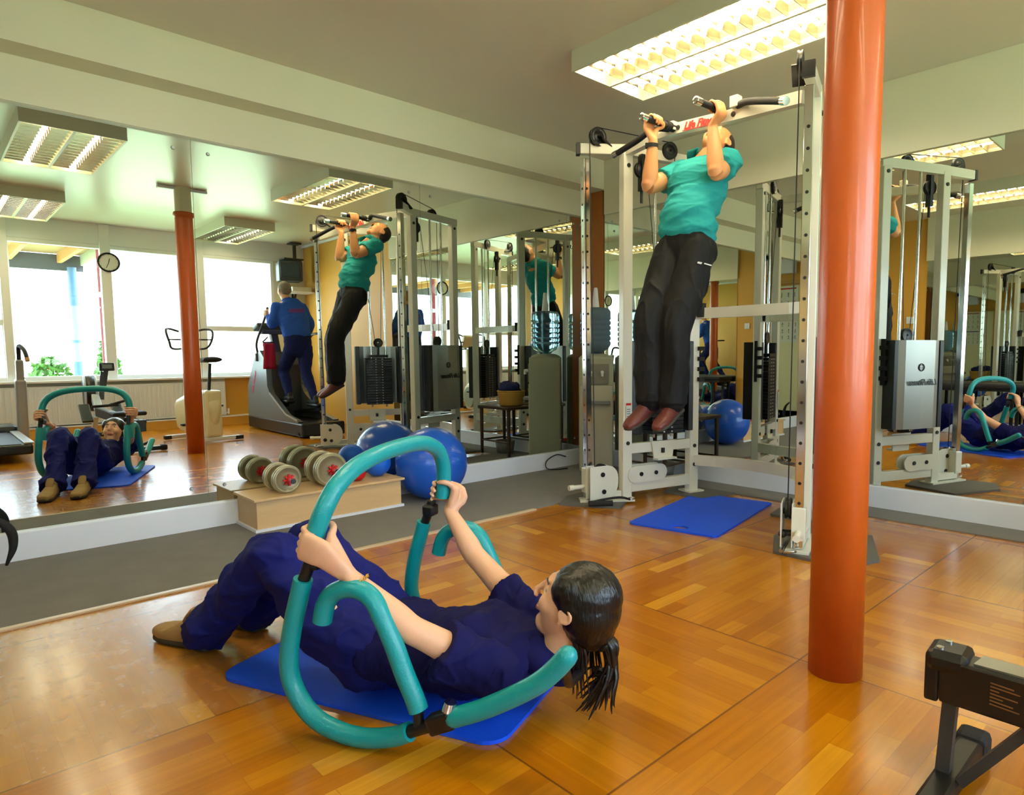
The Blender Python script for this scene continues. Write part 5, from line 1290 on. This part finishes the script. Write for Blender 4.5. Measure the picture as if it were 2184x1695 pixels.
mb = MB(); mb.loft([(wai-ZZ*.03, .17,.13), (pel, .18,.135), (pel-ZZ*.08, .165,.125)], up=F, n=26)
for h_, k_, a_ in legs: mb.loft([(h_,.1,.1),(h_.lerp(k_,.5),.09,.09),(k_,.072,.074),(k_.lerp(a_,.4),.066,.068),(a_+ZZ*.02,.052,.056)], up=F, n=20)
me = fuse(mb, .009, 4); wrinkle(me, .008, 9, (1,1,1.3), 51); org('trousers', me, mat('navy_track_trousers', (20,30,84), .85, spec=.2), om)
mb = MB(); mb.loft([(V3((3.62,-.34,1.735)), .09,.08), (sho, .18,.1), (che, .2,.14), (wai, .185,.145), (wai-ZZ*.06, .18,.14)], up=F, n=28)
for sh, el, wr in arms: mb.loft([(sh,.075,.078),(sh.lerp(el,.5),.068,.07),(el,.06,.062),(wr.lerp(el,.1),.038,.036)], up=ZZ, n=20)
me = fuse(mb, .009, 4); wrinkle(me, .009, 9, (1,1,1.3), 61); sw = org('sweatshirt', me, mat('royal_blue_sweatshirt', (40,84,186), .85, spec=.2), om)
part('red_back_print', MB().plate(rrect(.2,.055,.02), V3((3.66,-.158,1.62)), (1,0,.05), (0,.25,1), .012), mat('faded_red_print', (112,66,150), .85), sw)
m_blk = mat('black_trainer', (30,32,34), .6)
for h_, k_, a_ in legs:
    hz = a_-ZZ*.085+V3((0,.07,0)); shoe(om, hz, hz+V3((0,-.26,0)), ZZ, m_blk, m_grey, 1.0)
# ------------------------------------------------------------------ camera, sky, render look
cam = bpy.data.cameras.new('camera'); co = bpy.data.objects.new('camera', cam); COL.objects.link(co)
f_px, yaw, pitch, roll = 1410.4, radians(45.232), radians(4.946), radians(.255)
fw = V3((cos(yaw)*cos(pitch), sin(yaw)*cos(pitch), -sin(pitch))); rt = V3((sin(yaw), -cos(yaw), 0)); dn = fw.cross(rt)
r2 = rt*cos(roll)+dn*sin(roll); d2 = rt*-sin(roll)+dn*cos(roll)
M = Matrix((r2, -d2, -fw)).transposed().to_4x4(); M.translation = V3((0,0,1.05)); co.matrix_world = M
cam.sensor_width = 36; cam.lens = f_px/2184*36; cam.shift_x = (1092-1217.7)/2184; cam.shift_y = (873.8-847.5)/2184; cam.clip_start = .02
SC.camera = co
w = bpy.data.worlds.new('sky'); SC.world = w; w.use_nodes = True; nt = w.node_tree
bg = nt.nodes['Background']; tc = nt.nodes.new('ShaderNodeTexCoord'); sp = nt.nodes.new('ShaderNodeSeparateXYZ'); nt.links.new(tc.outputs['Generated'], sp.inputs[0])
rp = nt.nodes.new('ShaderNodeValToRGB'); rp.color_ramp.elements[0].position = .45; rp.color_ramp.elements[0].color = (.75,.85,.7,1); rp.color_ramp.elements[1].position = .56; rp.color_ramp.elements[1].color = (.62,.81,1,1)
mr = nt.nodes.new('ShaderNodeMapRange'); mr.inputs[1].default_value = -1; mr.inputs[2].default_value = 1; nt.links.new(sp.outputs[2], mr.inputs[0]); nt.links.new(mr.outputs[0], rp.inputs[0])
nt.links.new(rp.outputs[0], bg.inputs[0]); bg.inputs[1].default_value = 11.0
for (xa, xb) in ((-.15,.8),(.92,1.84),(1.96,2.97),(3.09,4.03)):
    l = bpy.data.lights.new('window_daylight', 'AREA'); l.shape = 'RECTANGLE'; l.size = xb-xa; l.size_y = 1.68; l.cycles.is_portal = True
    o = bpy.data.objects.new('window_daylight', l); COL.objects.link(o); o.location = ((xa+xb)/2, -2.12, 1.61); o.rotation_euler = (radians(90), 0, 0)
SC.cycles.max_bounces = 14; SC.cycles.diffuse_bounces = 4; SC.cycles.glossy_bounces = 10; SC.cycles.transmission_bounces = 8; SC.cycles.transparent_max_bounces = 16
SC.cycles.caustics_reflective = True; SC.cycles.caustics_refractive = False; SC.cycles.sample_clamp_indirect = 8; SC.cycles.blur_glossy = .6
SC.cycles.use_denoising = True
vs = SC.view_settings; vs.view_transform = 'Standard'; vs.look = 'None'; vs.exposure = 0.55; vs.gamma = 1; vs.use_curve_mapping = False
